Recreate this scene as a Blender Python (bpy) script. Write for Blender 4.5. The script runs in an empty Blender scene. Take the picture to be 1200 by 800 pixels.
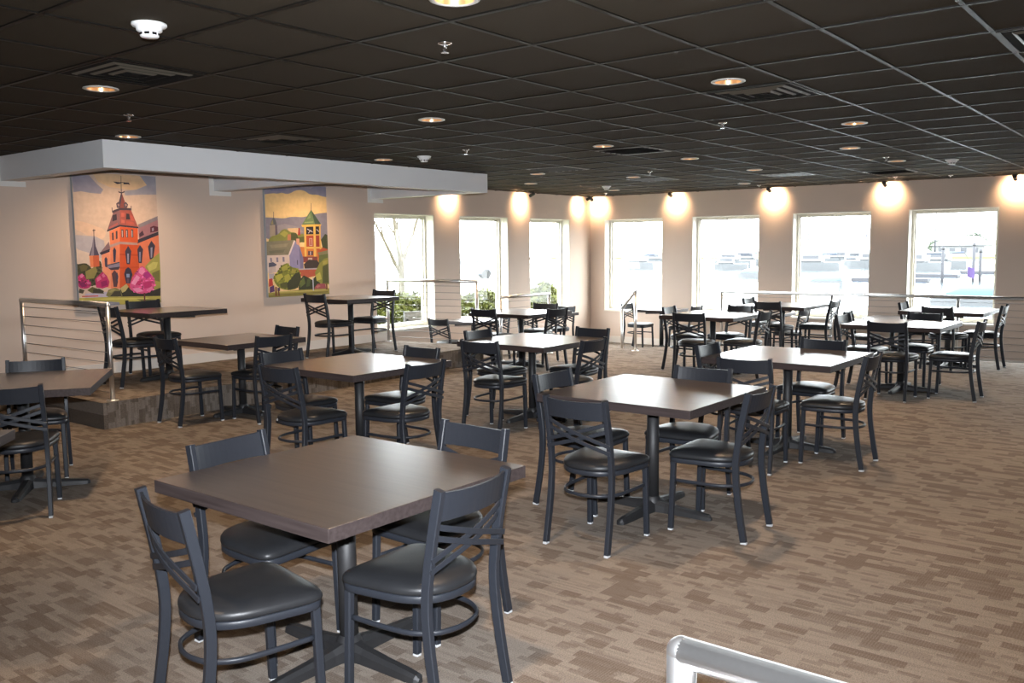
import bpy, bmesh, math, random
from mathutils import Vector, Matrix
random.seed(7)
D = bpy.data
SC = bpy.context.scene
COL = SC.collection
PI = math.pi
H = 2.642            # ceiling height
PLAT = 0.25          # raised platform
LOW = -0.25          # sunken aisle along the windows
WY = 10.0            # wall with the paintings and three windows
WX = 15.2            # wall with the harbour windows
XMIN, YMIN = -2.2, -3.4

# ------------------------------------------------------------------ materials
def srgb(r, g, b):
    f = lambda c: (c / 255 / 12.92) if c / 255 <= 0.04045 else ((c / 255 + 0.055) / 1.055) ** 2.4
    return (f(r), f(g), f(b), 1)
def mat(name, col, rough=0.5, metal=0.0, spec=0.5, noise=0.0, nscale=40.0, bump=0.0, bscale=200.0, emit=None, estr=0.0, coat=0.0):
    m = D.materials.new(name); m.use_nodes = True
    nt = m.node_tree; b = nt.nodes['Principled BSDF']
    b.inputs['Base Color'].default_value = col
    b.inputs['Roughness'].default_value = rough
    b.inputs['Metallic'].default_value = metal
    b.inputs['Specular IOR Level'].default_value = spec
    b.inputs['Coat Weight'].default_value = coat
    tc = nt.nodes.new('ShaderNodeTexCoord')
    if noise > 0:
        n = nt.nodes.new('ShaderNodeTexNoise'); n.inputs['Scale'].default_value = nscale; n.inputs['Detail'].default_value = 4
        nt.links.new(tc.outputs['Object'], n.inputs['Vector'])
        mx = nt.nodes.new('ShaderNodeMix'); mx.data_type = 'RGBA'
        mx.inputs[6].default_value = tuple(c * (1 - noise) for c in col[:3]) + (1,)
        mx.inputs[7].default_value = tuple(min(1, c * (1 + noise)) for c in col[:3]) + (1,)
        nt.links.new(n.outputs['Fac'], mx.inputs[0]); nt.links.new(mx.outputs[2], b.inputs['Base Color'])
    if bump > 0:
        n2 = nt.nodes.new('ShaderNodeTexNoise'); n2.inputs['Scale'].default_value = bscale; n2.inputs['Detail'].default_value = 3
        nt.links.new(tc.outputs['Object'], n2.inputs['Vector'])
        bp = nt.nodes.new('ShaderNodeBump'); bp.inputs['Strength'].default_value = bump; bp.inputs['Distance'].default_value = 0.002
        nt.links.new(n2.outputs['Fac'], bp.inputs['Height']); nt.links.new(bp.outputs['Normal'], b.inputs['Normal'])
    if emit:
        b.inputs['Emission Color'].default_value = emit; b.inputs['Emission Strength'].default_value = estr
    return m

def carpet_mat(name, axes, light, dark, deep):
    """dashed loop carpet: long narrow blocks running along the first axis"""
    m = D.materials.new(name); m.use_nodes = True
    nt = m.node_tree; N = nt.nodes; L = nt.links; b = N['Principled BSDF']
    b.inputs['Roughness'].default_value = 0.95; b.inputs['Specular IOR Level'].default_value = 0.1
    tc = N.new('ShaderNodeTexCoord'); sp = N.new('ShaderNodeSeparateXYZ'); L.new(tc.outputs['Object'], sp.inputs[0])
    cb = N.new('ShaderNodeCombineXYZ')
    L.new(sp.outputs[axes[0]], cb.inputs[0]); L.new(sp.outputs[axes[1]], cb.inputs[1])
    def brick(w, h, off):
        t = N.new('ShaderNodeTexBrick'); t.inputs['Scale'].default_value = 1.0
        t.inputs['Mortar Size'].default_value = 0.0; t.inputs['Brick Width'].default_value = w; t.inputs['Row Height'].default_value = h
        t.inputs['Color1'].default_value = (0, 0, 0, 1); t.inputs['Color2'].default_value = (1, 1, 1, 1); t.inputs['Mortar'].default_value = (0.5, 0.5, 0.5, 1)
        t.offset = off; t.offset_frequency = 2; t.squash = 0.72; t.squash_frequency = 3
        L.new(cb.outputs[0], t.inputs['Vector']); return t
    A = brick(0.135, 0.062, 0.43); B = brick(0.083, 0.030, 0.31); C = brick(0.24, 0.015, 0.57)
    def ramp(src, lo, hi):
        r = N.new('ShaderNodeMapRange'); r.inputs['From Min'].default_value = lo; r.inputs['From Max'].default_value = hi
        L.new(src, r.inputs['Value']); return r.outputs[0]
    def math_(op, a, bb):
        x = N.new('ShaderNodeMath'); x.operation = op
        for i, v in enumerate((a, bb)):
            if isinstance(v, (int, float)): x.inputs[i].default_value = v
            else: L.new(v, x.inputs[i])
        return x.outputs[0]
    a = ramp(A.outputs['Color'], 0.66, 0.80); bb = ramp(B.outputs['Color'], 0.70, 0.86); c = ramp(C.outputs['Color'], 0.45, 1.0)
    dk = math_('MAXIMUM', math_('MULTIPLY', a, 0.72), math_('MULTIPLY', bb, 0.62))
    dk = math_('ADD', dk, math_('MULTIPLY', c, 0.38))
    mx = N.new('ShaderNodeMix'); mx.data_type = 'RGBA'; mx.inputs[6].default_value = light; mx.inputs[7].default_value = dark
    L.new(dk, mx.inputs[0])
    # yarn ribs across the dashes inside the dark blocks, and yarn speckle everywhere
    wv = N.new('ShaderNodeTexWave'); wv.wave_type = 'BANDS'; wv.bands_direction = 'X'; wv.inputs['Scale'].default_value = 26
    wv.inputs['Distortion'].default_value = 0.6
    L.new(cb.outputs[0], wv.inputs['Vector'])
    rib = math_('MULTIPLY', math_('MULTIPLY', wv.outputs['Fac'], a), 0.45)
    mx2 = N.new('ShaderNodeMix'); mx2.data_type = 'RGBA'; mx2.inputs[7].default_value = deep
    L.new(rib, mx2.inputs[0]); L.new(mx.outputs[2], mx2.inputs[6])
    ns = N.new('ShaderNodeTexNoise'); ns.inputs['Scale'].default_value = 190; ns.inputs['Detail'].default_value = 3
    L.new(tc.outputs['Object'], ns.inputs['Vector'])
    sp2 = N.new('ShaderNodeHueSaturation'); L.new(mx2.outputs[2], sp2.inputs['Color'])
    L.new(math_('ADD', math_('MULTIPLY', ns.outputs['Fac'], 1.5), 0.25), sp2.inputs['Value'])
    L.new(sp2.outputs[0], b.inputs['Base Color'])
    bp = N.new('ShaderNodeBump'); bp.inputs['Strength'].default_value = 0.5; bp.inputs['Distance'].default_value = 0.004
    L.new(ns.outputs['Fac'], bp.inputs['Height']); L.new(bp.outputs['Normal'], b.inputs['Normal'])
    return m

def wood_mat(name, c1, c2, rough, spec):
    m = D.materials.new(name); m.use_nodes = True
    nt = m.node_tree; N = nt.nodes; L = nt.links; b = N['Principled BSDF']
    b.inputs['Roughness'].default_value = rough; b.inputs['Specular IOR Level'].default_value = spec
    tc = N.new('ShaderNodeTexCoord'); mp = N.new('ShaderNodeMapping'); mp.inputs['Scale'].default_value = (60, 2.2, 60)
    L.new(tc.outputs['Object'], mp.inputs['Vector'])
    n = N.new('ShaderNodeTexNoise'); n.inputs['Scale'].default_value = 1.0; n.inputs['Detail'].default_value = 6
    L.new(mp.outputs[0], n.inputs['Vector'])
    r = N.new('ShaderNodeValToRGB'); r.color_ramp.elements[0].position = 0.32; r.color_ramp.elements[1].position = 0.68
    r.color_ramp.elements[0].color = c1; r.color_ramp.elements[1].color = c2
    L.new(n.outputs['Fac'], r.inputs[0]); L.new(r.outputs[0], b.inputs['Base Color'])
    return m

def glass_mat(name):
    m = D.materials.new(name); m.use_nodes = True
    nt = m.node_tree; N = nt.nodes; L = nt.links; N.remove(N['Principled BSDF'])
    t = N.new('ShaderNodeBsdfTransparent'); t.inputs[0].default_value = (0.95, 0.97, 0.96, 1)
    g = N.new('ShaderNodeBsdfGlossy'); g.inputs['Roughness'].default_value = 0.02
    fr = N.new('ShaderNodeFresnel'); fr.inputs[0].default_value = 1.35
    mx = N.new('ShaderNodeMixShader'); ge = N.new('ShaderNodeNewGeometry'); iv = N.new('ShaderNodeMath'); iv.operation = 'SUBTRACT'; iv.inputs[0].default_value = 1; L.new(ge.outputs['Backfacing'], iv.inputs[1])
    mu = N.new('ShaderNodeMath'); mu.operation = 'MULTIPLY'; L.new(fr.outputs[0], mu.inputs[0]); L.new(iv.outputs[0], mu.inputs[1])
    L.new(mu.outputs[0], mx.inputs[0]); L.new(t.outputs[0], mx.inputs[1]); L.new(g.outputs[0], mx.inputs[2])
    L.new(mx.outputs[0], N['Material Output'].inputs[0]); return m

def paint_mat(name):
    m = D.materials.new(name); m.use_nodes = True
    nt = m.node_tree; N = nt.nodes; L = nt.links; b = N['Principled BSDF']
    b.inputs['Roughness'].default_value = 0.6; b.inputs['Specular IOR Level'].default_value = 0.25
    a = N.new('ShaderNodeVertexColor'); a.layer_name = 'Col'
    tc = N.new('ShaderNodeTexCoord'); n = N.new('ShaderNodeTexNoise'); n.inputs['Scale'].default_value = 16; n.inputs['Detail'].default_value = 6
    L.new(tc.outputs['Object'], n.inputs['Vector'])
    hs = N.new('ShaderNodeHueSaturation'); L.new(a.outputs[0], hs.inputs['Color'])
    mr = N.new('ShaderNodeMapRange'); mr.inputs['To Min'].default_value = 0.82; mr.inputs['To Max'].default_value = 1.18
    L.new(n.outputs['Fac'], mr.inputs['Value']); L.new(mr.outputs[0], hs.inputs['Value']); L.new(hs.outputs[0], b.inputs['Base Color'])
    return m

M = {}
M['wall'] = mat('wall_paint', (0.64, 0.515, 0.43, 1), 0.75, spec=0.25, noise=0.03, nscale=3, bump=0.05, bscale=300)
M['wall_lowfill'] = mat('low_fill_wall', (0.11, 0.085, 0.07, 1), 0.75, spec=0.25, noise=0.05, nscale=3)  # for the unseen walls: tone set dark to cut bounced fill light
M['white'] = mat('white_paint', (0.74, 0.745, 0.75, 1), 0.6, spec=0.3, noise=0.02, nscale=4, bump=0.03, bscale=250)
M['reveal'] = mat('reveal_paint', (0.78, 0.74, 0.66, 1), 0.6, spec=0.3, noise=0.02, nscale=4)
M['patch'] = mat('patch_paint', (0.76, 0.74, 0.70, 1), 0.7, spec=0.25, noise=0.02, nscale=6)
M['base'] = mat('baseboard_vinyl', (0.68, 0.62, 0.56, 1), 0.5, noise=0.03, nscale=8)
M['carpet'] = carpet_mat('dash_carpet', (1, 0), (0.192, 0.161, 0.134, 1), (0.120, 0.094, 0.074, 1), (0.09, 0.064, 0.048, 1))
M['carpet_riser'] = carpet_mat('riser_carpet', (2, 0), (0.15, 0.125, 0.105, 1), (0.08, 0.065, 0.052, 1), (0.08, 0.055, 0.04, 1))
M['tile'] = mat('black_ceiling_tile', (0.040, 0.031, 0.0205, 1), 0.85, spec=0.14, noise=0.35, nscale=320, bump=0.6, bscale=420)
M['grid'] = mat('ceiling_tbar_metal', (0.006, 0.005, 0.004, 1), 0.5, spec=0.2, noise=0.1, nscale=30)
M['metal'] = mat('charcoal_powdercoat', (0.016, 0.0182, 0.0235, 1), 0.40, spec=0.26, noise=0.12, nscale=60, bump=0.04, bscale=900)
M['vinyl'] = mat('black_vinyl', (0.0135, 0.014, 0.0155, 1), 0.40, spec=0.27, noise=0.25, nscale=14, bump=0.08, bscale=500)
M['glide'] = mat('grey_nylon_glide', (0.42, 0.43, 0.44, 1), 0.5, noise=0.05)
M['iron'] = mat('black_cast_iron', (0.012, 0.012, 0.013, 1), 0.55, spec=0.5, noise=0.2, nscale=50, bump=0.25, bscale=350)
M['top'] = wood_mat('wenge_laminate', (0.036, 0.026, 0.021, 1), (0.056, 0.042, 0.034, 1), 0.38, 0.5)
for _k, _v in (('Coat Weight', 1.0), ('Coat Roughness', 0.27), ('Coat IOR', 1.95)): M['top'].node_tree.nodes['Principled BSDF'].inputs[_k].default_value = _v
M['edge'] = wood_mat('wenge_edge_band', (0.026, 0.0195, 0.019, 1), (0.043, 0.033, 0.032, 1), 0.45, 0.15)
M['sticker'] = mat('yellow_sticker', (0.62, 0.68, 0.05, 1), 0.5, noise=0.05)
M['steel'] = mat('brushed_stainless', (0.66, 0.65, 0.64, 1), 0.32, metal=0.95, noise=0.05, nscale=90, bump=0.03, bscale=700)
M['cable'] = mat('steel_cable', (0.22, 0.21, 0.20, 1), 0.4, metal=0.7, noise=0.1, nscale=300)
M['frame'] = mat('window_frame_almond', (0.60, 0.56, 0.48, 1), 0.4, noise=0.02, nscale=20)
M['glass'] = glass_mat('window_glass')
M['plastic'] = mat('white_plastic', (0.78, 0.78, 0.77, 1), 0.4, noise=0.02)
M['chrome'] = mat('chrome', (0.75, 0.75, 0.75, 1), 0.2, metal=1.0, noise=0.03)
M['trim'] = mat('can_trim', (0.45, 0.43, 0.40, 1), 0.4, noise=0.03)
M['reflector'] = mat('amber_reflector', (0.85, 0.55, 0.28, 1), 0.3, metal=0.8, noise=0.04)
M['bulb'] = mat('warm_bulb', (1, 0.9, 0.7, 1), 0.4, noise=0.01, emit=(1.0, 0.62, 0.28, 1), estr=9.0)
M['spotlens'] = mat('spot_lens', (1, 0.95, 0.85, 1), 0.4, noise=0.01, emit=(1.0, 0.72, 0.42, 1), estr=14.0)
M['vent'] = mat('vent_black', (0.008, 0.008, 0.008, 1), 0.85, spec=0.15, noise=0.1)
M['ventlit'] = mat('vent_blade_bronze', (0.10, 0.09, 0.075, 1), 0.42, spec=0.5, noise=0.08)
M['ring'] = mat('diffuser_ring', (0.085, 0.075, 0.058, 1), 0.45, spec=0.4, noise=0.05)
M['dark'] = mat('dark_brown_plate', (0.035, 0.022, 0.016, 1), 0.4, noise=0.05)
M['blackmetal'] = mat('black_satin_metal', (0.012, 0.012, 0.012, 1), 0.4, noise=0.1)
M['canvas'] = mat('canvas_side', (0.36, 0.39, 0.42, 1), 0.7, noise=0.05, nscale=100)
M['paint'] = paint_mat('painted_canvas')

# ------------------------------------------------------------------ mesh builder
class MB:
    def __init__(s): s.v, s.f, s.mi, s.sm = [], [], [], []
    def add(s, vs, fs, mi=0, smooth=False):
        o = len(s.v); s.v += [tuple(p) for p in vs]
        for f in fs: s.f.append([o + i for i in f]); s.mi.append(mi); s.sm.append(smooth)
        return s
    def box(s, x0, x1, y0, y1, z0, z1, mi=0, ch=0.0, M4=None):
        if ch > 0:
            bm = bmesh.new(); bmesh.ops.create_cube(bm, size=1)
            for v in bm.verts: v.co = Vector(((x0 + x1) / 2 + v.co.x * (x1 - x0), (y0 + y1) / 2 + v.co.y * (y1 - y0), (z0 + z1) / 2 + v.co.z * (z1 - z0)))
            bmesh.ops.bevel(bm, geom=list(bm.edges), offset=ch, segments=2, profile=0.5, affect='EDGES')
            vs = [v.co.copy() for v in bm.verts]; bm.verts.index_update(); fs = [[v.index for v in f.verts] for f in bm.faces]; bm.free()
        else:
            vs = [Vector(p) for p in ((x0, y0, z0), (x1, y0, z0), (x1, y1, z0), (x0, y1, z0), (x0, y0, z1), (x1, y0, z1), (x1, y1, z1), (x0, y1, z1))]
            fs = [(0, 3, 2, 1), (4, 5, 6, 7), (0, 1, 5, 4), (1, 2, 6, 5), (2, 3, 7, 6), (3, 0, 4, 7)]
        if M4 is not None: vs = [M4 @ v for v in vs]
        return s.add(vs, fs, mi)
    def quad(s, pts, mi=0): return s.add(pts, [list(range(len(pts)))], mi)
    def sweep(s, path, prof, up=(0, 0, 1), mi=0, smooth=True, caps=True, closed=False):
        """prof: list of (a,b) offsets along side and up vectors"""
        P = [Vector(p) for p in path]; n = len(P); k = len(prof); vs = []
        U = Vector(up)
        for i, p in enumerate(P):
            if closed: t = (P[(i + 1) % n] - P[i - 1])
            else: t = P[min(i + 1, n - 1)] - P[max(i - 1, 0)]
            t.normalize(); a = t.cross(U)
            if a.length < 1e-4: a = t.cross(Vector((1, 0, 0)))
            a.normalize(); b = a.cross(t).normalized()
            vs += [p + a * q[0] + b * q[1] for q in prof]
        fs = []
        for i in range(n if closed else n - 1):
            j = (i + 1) % n
            for q in range(k): fs.append((i * k + q, i * k + (q + 1) % k, j * k + (q + 1) % k, j * k + q))
        s.add(vs, fs, mi, smooth)
        if caps and not closed:
            s.add(vs[:k], [list(range(k))[::-1]], mi); s.add(vs[-k:], [list(range(k))], mi)
        return s
    def tube(s, path, r, n=10, mi=0, up=(0, 0, 1), closed=False):
        return s.sweep(path, [(r * math.cos(2 * PI * i / n), r * math.sin(2 * PI * i / n)) for i in range(n)], up, mi, True, True, closed)
    def lathe(s, prof, n=24, mi=0, c=(0, 0, 0), smooth=True):
        vs = []; k = len(prof)
        for i in range(n):
            a = 2 * PI * i / n
            vs += [(c[0] + r * math.cos(a), c[1] + r * math.sin(a), c[2] + z) for r, z in prof]
        fs = [(i * k + j, ((i + 1) % n) * k + j, ((i + 1) % n) * k + j + 1, i * k + j + 1) for i in range(n) for j in range(k - 1)]
        return s.add(vs, fs, mi, smooth)
    def build(s, name, mats, parent=None):
        me = D.meshes.new(name); me.from_pydata(s.v, [], s.f)
        for m in (mats if isinstance(mats, (list, tuple)) else [mats]): me.materials.append(m)
        me.polygons.foreach_set('material_index', s.mi); me.polygons.foreach_set('use_smooth', s.sm)
        bm = bmesh.new(); bm.from_mesh(me); bmesh.ops.remove_doubles(bm, verts=bm.verts, dist=1e-5); bmesh.ops.recalc_face_normals(bm, faces=bm.faces); bm.to_mesh(me); bm.free()
        o = D.objects.new(name, me); COL.objects.link(o)
        if parent: o.parent = parent
        return o

def rrect(w, h, c):
    a, b = w / 2, h / 2
    return [(-a + c, -b), (a - c, -b), (a, -b + c), (a, b - c), (a - c, b), (-a + c, b), (-a, b - c), (-a, -b + c)]
def catmull(P, n=6):
    P = [Vector(p) for p in P]; Q = [P[0] * 2 - P[1]] + P + [P[-1] * 2 - P[-2]]; out = []
    for i in range(1, len(Q) - 2):
        a, b, c, d = Q[i - 1:i + 3]
        for k in range(n):
            t = k / n
            out.append(0.5 * ((2 * b) + (c - a) * t + (2 * a - 5 * b + 4 * c - d) * t * t + (3 * b - a - 3 * c + d) * t ** 3))
    return out + [P[-1]]
def thing(name, label, cat, loc=(0, 0, 0), rz=0.0, group=None):
    o = D.objects.new(name, None); COL.objects.link(o); o.empty_display_size = 0.1
    o.location = loc; o.rotation_euler = (0, 0, rz); o['label'] = label; o['category'] = cat
    if group: o['group'] = group
    return o
def tag(o, label, cat, group=None, kind=None):
    o['label'] = label; o['category'] = cat
    if group: o['group'] = group
    if kind: o['kind'] = kind
    return o
def struct(o): o['kind'] = 'structure'; return o
def dup(root, loc, rz, label, group=None):
    def cp(o, par):
        c = o.copy(); COL.objects.link(c); c.parent = par
        for g in o.children: cp(g, c)
        return c
    r = cp(root, None); r.location = loc; r.rotation_euler = (0, 0, rz); r['label'] = label
    if group: r['group'] = group
    return r

# ------------------------------------------------------------------ room shell
E1 = (11.55, 8.25); E2 = (13.85, 6.5)        # ends of the diagonal flight of steps
PX0, PX1, PY = 4.05, 9.75, 8.25
PA, PB = (4.05, 8.06), (9.75, 8.25)      # front corners of the platform             # platform edges
def prism(mb, poly, z0, z1, mi_top=0, mi_side=0):
    n = len(poly)
    mb.quad([(x, y, z1) for x, y in poly], mi_top); mb.quad([(x, y, z0) for x, y in poly][::-1], mi_side)
    for i in range(n):
        (x0, y0), (x1, y1) = poly[i], poly[(i + 1) % n]
        mb.quad([(x0, y0, z0), (x1, y1, z0), (x1, y1, z1), (x0, y0, z1)], mi_side)
mb = MB(); prism(mb, [(XMIN, YMIN), (E2[0], YMIN), E2, E1, PB, PA, (PX0, WY), (XMIN, WY)], -0.5, 0.0, 0, 1)
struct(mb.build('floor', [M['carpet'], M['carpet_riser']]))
mb = MB(); prism(mb, [PA, PB, (9.55, WY), (PX0, WY)], -0.5, PLAT, 0, 1)
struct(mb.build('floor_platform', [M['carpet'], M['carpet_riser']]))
dx, dy = E2[0] - E1[0], E2[1] - E1[1]; Ld = math.hypot(dx, dy); nx, ny = -dy / Ld, dx / Ld     # outward normal of the flight
mb = MB(); prism(mb, [(9.5, PY), (WX, PY), (WX, WY), (9.5, WY)], -0.6, LOW); prism(mb, [(E1[0], PY), E1, E2, (E2[0], YMIN), (WX, YMIN), (WX, PY)][1:], -0.6, LOW)
struct(mb.build('floor_lower', M['carpet']))
mb = MB(); prism(mb, [E1, E2, (E2[0] + 0.3 * nx, E2[1] + 0.3 * ny), (E1[0] + 0.3 * nx, E1[1] + 0.3 * ny)], LOW, LOW / 2, 0, 1)
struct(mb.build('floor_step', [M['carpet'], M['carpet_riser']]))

WZ0, WZ1 = 0.40, 2.19
LEFTW = [(9.32, 10.62), (11.24, 12.54), (13.18, 14.47)]
FARW = [(8.36, 9.66), (6.43, 7.74), (4.52, 5.83), (2.65, 3.94), (0.77, 2.06), (-1.12, 0.17)]
TH = 0.28
def wall_with_openings(name, ops, a0, a1, axis, w0, zb):
    mb = MB()
    def bx(p0, p1, z0, z1):
        if axis == 'x': mb.box(p0, p1, w0, w0 + TH, z0, z1)
        else: mb.box(w0, w0 + TH, p0, p1, z0, z1)
    ops = sorted(ops); bx(a0, a1, WZ1, H + 0.3); bx(a0, a1, zb, WZ0)
    e = [a0] + [q for o in ops for q in o] + [a1]
    for i in range(0, len(e), 2): bx(e[i], e[i + 1], WZ0, WZ1)
    return struct(mb.build(name, M['wall']))
wall_with_openings('wall_left', LEFTW, XMIN - 0.3, WX + TH, 'x', WY, -0.6)
wall_with_openings('wall_far', FARW, YMIN - 0.3, WY, 'y', WX, -0.6)
struct(MB().box(XMIN - 0.3, WX + TH, YMIN - 0.3, YMIN, -0.6, H + 0.3).build('wall_right', M['wall_lowfill']))
struct(MB().box(XMIN - 0.3, XMIN, YMIN, WY, -0.6, H + 0.3).build('wall_near', M['wall_lowfill']))

def window(idx, p0, p1, axis):
    """jamb lining, almond frame, pane and deep sill of one window, set into the wall"""
    T = (lambda a, d, z: (a, WY + d, z)) if axis == 'x' else (lambda a, d, z: (WX + d, a, z))
    def bx(mb, a0, a1, d0, d1, z0, z1, mi=0):
        A, B = T(a0, d0, z0), T(a1, d1, z1); mb.box(min(A[0], B[0]), max(A[0], B[0]), min(A[1], B[1]), max(A[1], B[1]), min(A[2], B[2]), max(A[2], B[2]), mi)
    mb = MB(); g = 0.004
    # plaster return lining the opening
    bx(mb, p0, p0 + 0.012, g, 0.19, WZ0, WZ1); bx(mb, p1 - 0.012, p1, g, 0.19, WZ0, WZ1); bx(mb, p0, p1, g, 0.19, WZ1 - 0.012, WZ1)
    o = struct(mb.build('window_%d' % idx, M['reveal']))
    mb = MB(); w = 0.05
    for a0, a1, z0, z1 in ((p0, p0 + w, WZ0, WZ1), (p1 - w, p1, WZ0, WZ1), (p0 + w, p1 - w, WZ1 - w, WZ1), (p0 + w, p1 - w, WZ0, WZ0 + w + 0.01)):
        bx(mb, a0, a1, 0.17, 0.27, z0, z1)
        bx(mb, a0 - (0 if a0 > p0 else 0), a1, 0.15, 0.172, z0 - 0, z1) if False else None
    for a0, a1, z0, z1 in ((p0 + w, p0 + w + 0.018, WZ0 + w, WZ1 - w), (p1 - w - 0.018, p1 - w, WZ0 + w, WZ1 - w), (p0 + w, p1 - w, WZ1 - w - 0.018, WZ1 - w), (p0 + w, p1 - w, WZ0 + w, WZ0 + w + 0.028)):
        bx(mb, a0, a1, 0.205, 0.25, z0, z1)
    mb.build('window_frame', M['frame'], o)
    mb = MB(); bx(mb, p0 + w, p1 - w, 0.225, 0.231, WZ0 + w, WZ1 - w); mb.build('pane', M['glass'], o)
    mb = MB(); bx(mb, p0, p1, -0.02, 0.18, WZ0 - 0.028, WZ0 + 0.004); mb.build('window_sill', M['reveal'], o)
for i, (a, b) in enumerate(LEFTW): window(i + 1, a, b, 'x')
for i, (a, b) in enumerate(FARW): window(i + 4, a, b, 'y')

# baseboards
def baseb(name, *boxes):
    mb = MB()
    for b in boxes: mb.box(*b)
    struct(mb.build(name, M['base']))
bh, bt = 0.125, 0.014
baseb('baseboard_left', (XMIN, PX0, WY - bt, WY, 0, bh), (PX0, 9.55, WY - bt, WY, PLAT, PLAT + bh), (9.55, WX, WY - bt, WY, LOW, LOW + bh))
baseb('baseboard_far', (WX - bt, WX, YMIN, WY - bt, LOW, LOW + bh))

# ceiling: tile field with round cut-outs for the downlights, and the exposed T-bar grid
GX, GY, GS = 3.0376, 2.7428, 0.61
def cell_of(x, y): return math.floor((x - GX) / GS), math.floor((y - GY) / GS)
def in_cell(x, y, m=0.17):
    i, j = cell_of(x, y); fx, fy = (x - GX) / GS - i, (y - GY) / GS - j
    return GX + (i + min(max(fx, m), 1 - m)) * GS, GY + (j + min(max(fy, m), 1 - m)) * GS
CANS = [(2.84, 5.45), (4.13, 7.5), (7.06, 7.4), (5.17, 4.87), (2.78, 2.48), (5.21, 2.42), (7.68, 2.44), (9.57, 3.08), (11.55, 3.13), (9.41, 4.83), (11.39, 4.9),
        (13.78, 6.1), (7.64, 4.87), (9.78, 7.33), (11.24, 8.5), (11.31, 6.7), (13.62, 8.46), (5.30, 9.25), (7.95, 9.25), (0.4, 2.45), (0.4, 4.9), (2.8, 0.1), (5.2, 0.1), (7.65, 0.1), (10.1, 0.1), (12.5, 0.1)]  # last seven are unseen, kept for warm light on the foreground carpet
CANS = [in_cell(*c) for c in CANS]
CR = 0.082
cut = {}
for c in CANS: cut.setdefault(cell_of(*c), []).append(c)
mb = MB(); ZT = H + 0.006
i0, i1 = cell_of(XMIN, 0)[0], cell_of(WX, 0)[0]; j0, j1 = cell_of(0, YMIN)[1], cell_of(0, WY)[1]
for i in range(i0, i1 + 1):
    for j in range(j0, j1 + 1):
        x0, x1 = max(GX + i * GS, XMIN), min(GX + (i + 1) * GS, WX); y0, y1 = max(GY + j * GS, YMIN), min(GY + (j + 1) * GS, WY)
        if x1 - x0 < 1e-3 or y1 - y0 < 1e-3: continue
        if (i, j) in cut:
            cx, cy = cut[(i, j)][0]
            A = sorted([2 * PI * k / 32 for k in range(32)] + [math.atan2(y - cy, x - cx) % (2 * PI) for x in (x0, x1) for y in (y0, y1)])
            inn, out = [], []
            for a in A:
                c, s_ = math.cos(a), math.sin(a)
                t = min(((x1 if c > 0 else x0) - cx) / c if abs(c) > 1e-9 else 1e9, ((y1 if s_ > 0 else y0) - cy) / s_ if abs(s_) > 1e-9 else 1e9)
                inn.append((cx + CR * c, cy + CR * s_, ZT)); out.append((cx + t * c, cy + t * s_, ZT))
            n = len(A); mb.add(inn + out, [(k, (k + 1) % n, n + (k + 1) % n, n + k) for k in range(n)])
        else: mb.quad([(x0, y0, ZT), (x0, y1, ZT), (x1, y1, ZT), (x1, y0, ZT)])
struct(mb.build('ceiling', M['tile']))
mb = MB()
for i in range(i0 + 1, i1 + 1): mb.box(GX + i * GS - 0.012, GX + i * GS + 0.012, YMIN, WY, H - 0.001, H + 0.012)
for j in range(j0 + 1, j1 + 1): mb.box(XMIN, WX, GY + j * GS - 0.012, GY + j * GS + 0.012, H, H + 0.012)
struct(mb.build('ceiling_grid', M['grid']))
# roof slab keeps daylight out above the tiles
struct(MB().box(XMIN - 0.3, WX + TH, YMIN - 0.3, WY + TH, H + 0.3, H + 0.5).build('ceiling_slab', M['blackmetal']))

# dropped soffit over the platform: a front fascia beam and cross beams back to the wall
SZ, SY, ST = 2.395, 7.86, 0.16
mb = MB()
mb.box(4.08, 9.42, SY, SY + ST, SZ, H + 0.002)
for x0 in (4.08, 6.60, 9.26): mb.box(x0, x0 + ST, SY + ST, WY - 0.001, SZ, H + 0.002)
struct(mb.build('ceiling_soffit', M['white']))
# brighter paint patches where the beams meet the beige wall
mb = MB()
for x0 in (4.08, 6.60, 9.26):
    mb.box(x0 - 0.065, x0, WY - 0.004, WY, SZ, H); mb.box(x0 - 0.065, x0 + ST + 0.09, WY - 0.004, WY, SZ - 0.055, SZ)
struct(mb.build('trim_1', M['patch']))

# ------------------------------------------------------------------ downlights
def make_can():
    r = thing('recessed_downlight', '', 'ceiling light')
    MB().lathe([(CR - 0.004, 0.006), (CR + 0.020, 0.0), (CR + 0.022, -0.004), (CR + 0.012, -0.008), (CR - 0.002, -0.006), (CR - 0.004, 0.006)], 32).build('trim_ring', M['trim'], r)
    MB().lathe([(CR - 0.003, -0.004), (CR - 0.008, 0.03), (CR - 0.025, 0.07), (0.048, 0.085), (0.0, 0.09)], 32).build('reflector', M['reflector'], r)
    MB().lathe([(0.0, 0.028), (0.02, 0.030), (0.036, 0.040), (0.042, 0.056), (0.034, 0.075), (0.02, 0.084)], 20).build('bulb', M['bulb'], r)
    return r
CANL = ['left of the large square vent at upper left', 'just in front of the white soffit corner', 'close to the soffit near its right end', 'alone in the middle of the ceiling',
        'cut by the top edge of the photo', 'beside the bright square vent at upper right', 'first of a row right of the bright square vent', 'second of a row at the right', 'third and smallest of a row at the right',
        'to the right of the slatted return grille', 'small, farther right behind the slatted grille', 'beside the far dark vents near the window wall', 'immediately left of the slatted return grille',
        'in front of the soffit end, toward the corner', 'faint, over the corner aisle by the left windows', 'faint, left of the small dark far vent', 'farthest, by the room corner smoke detector',
        'inside the soffit bay above the left painting', 'inside the soffit bay above the right painting', 'unseen, behind the camera, left of centre', 'unseen, behind the camera, near the left', 'unseen, right of the foreground rail', 'unseen, second along the right side of the room', 'unseen, third along the right side of the room', 'unseen, fourth along the right side of the room', 'unseen, last along the right side of the room']
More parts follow.
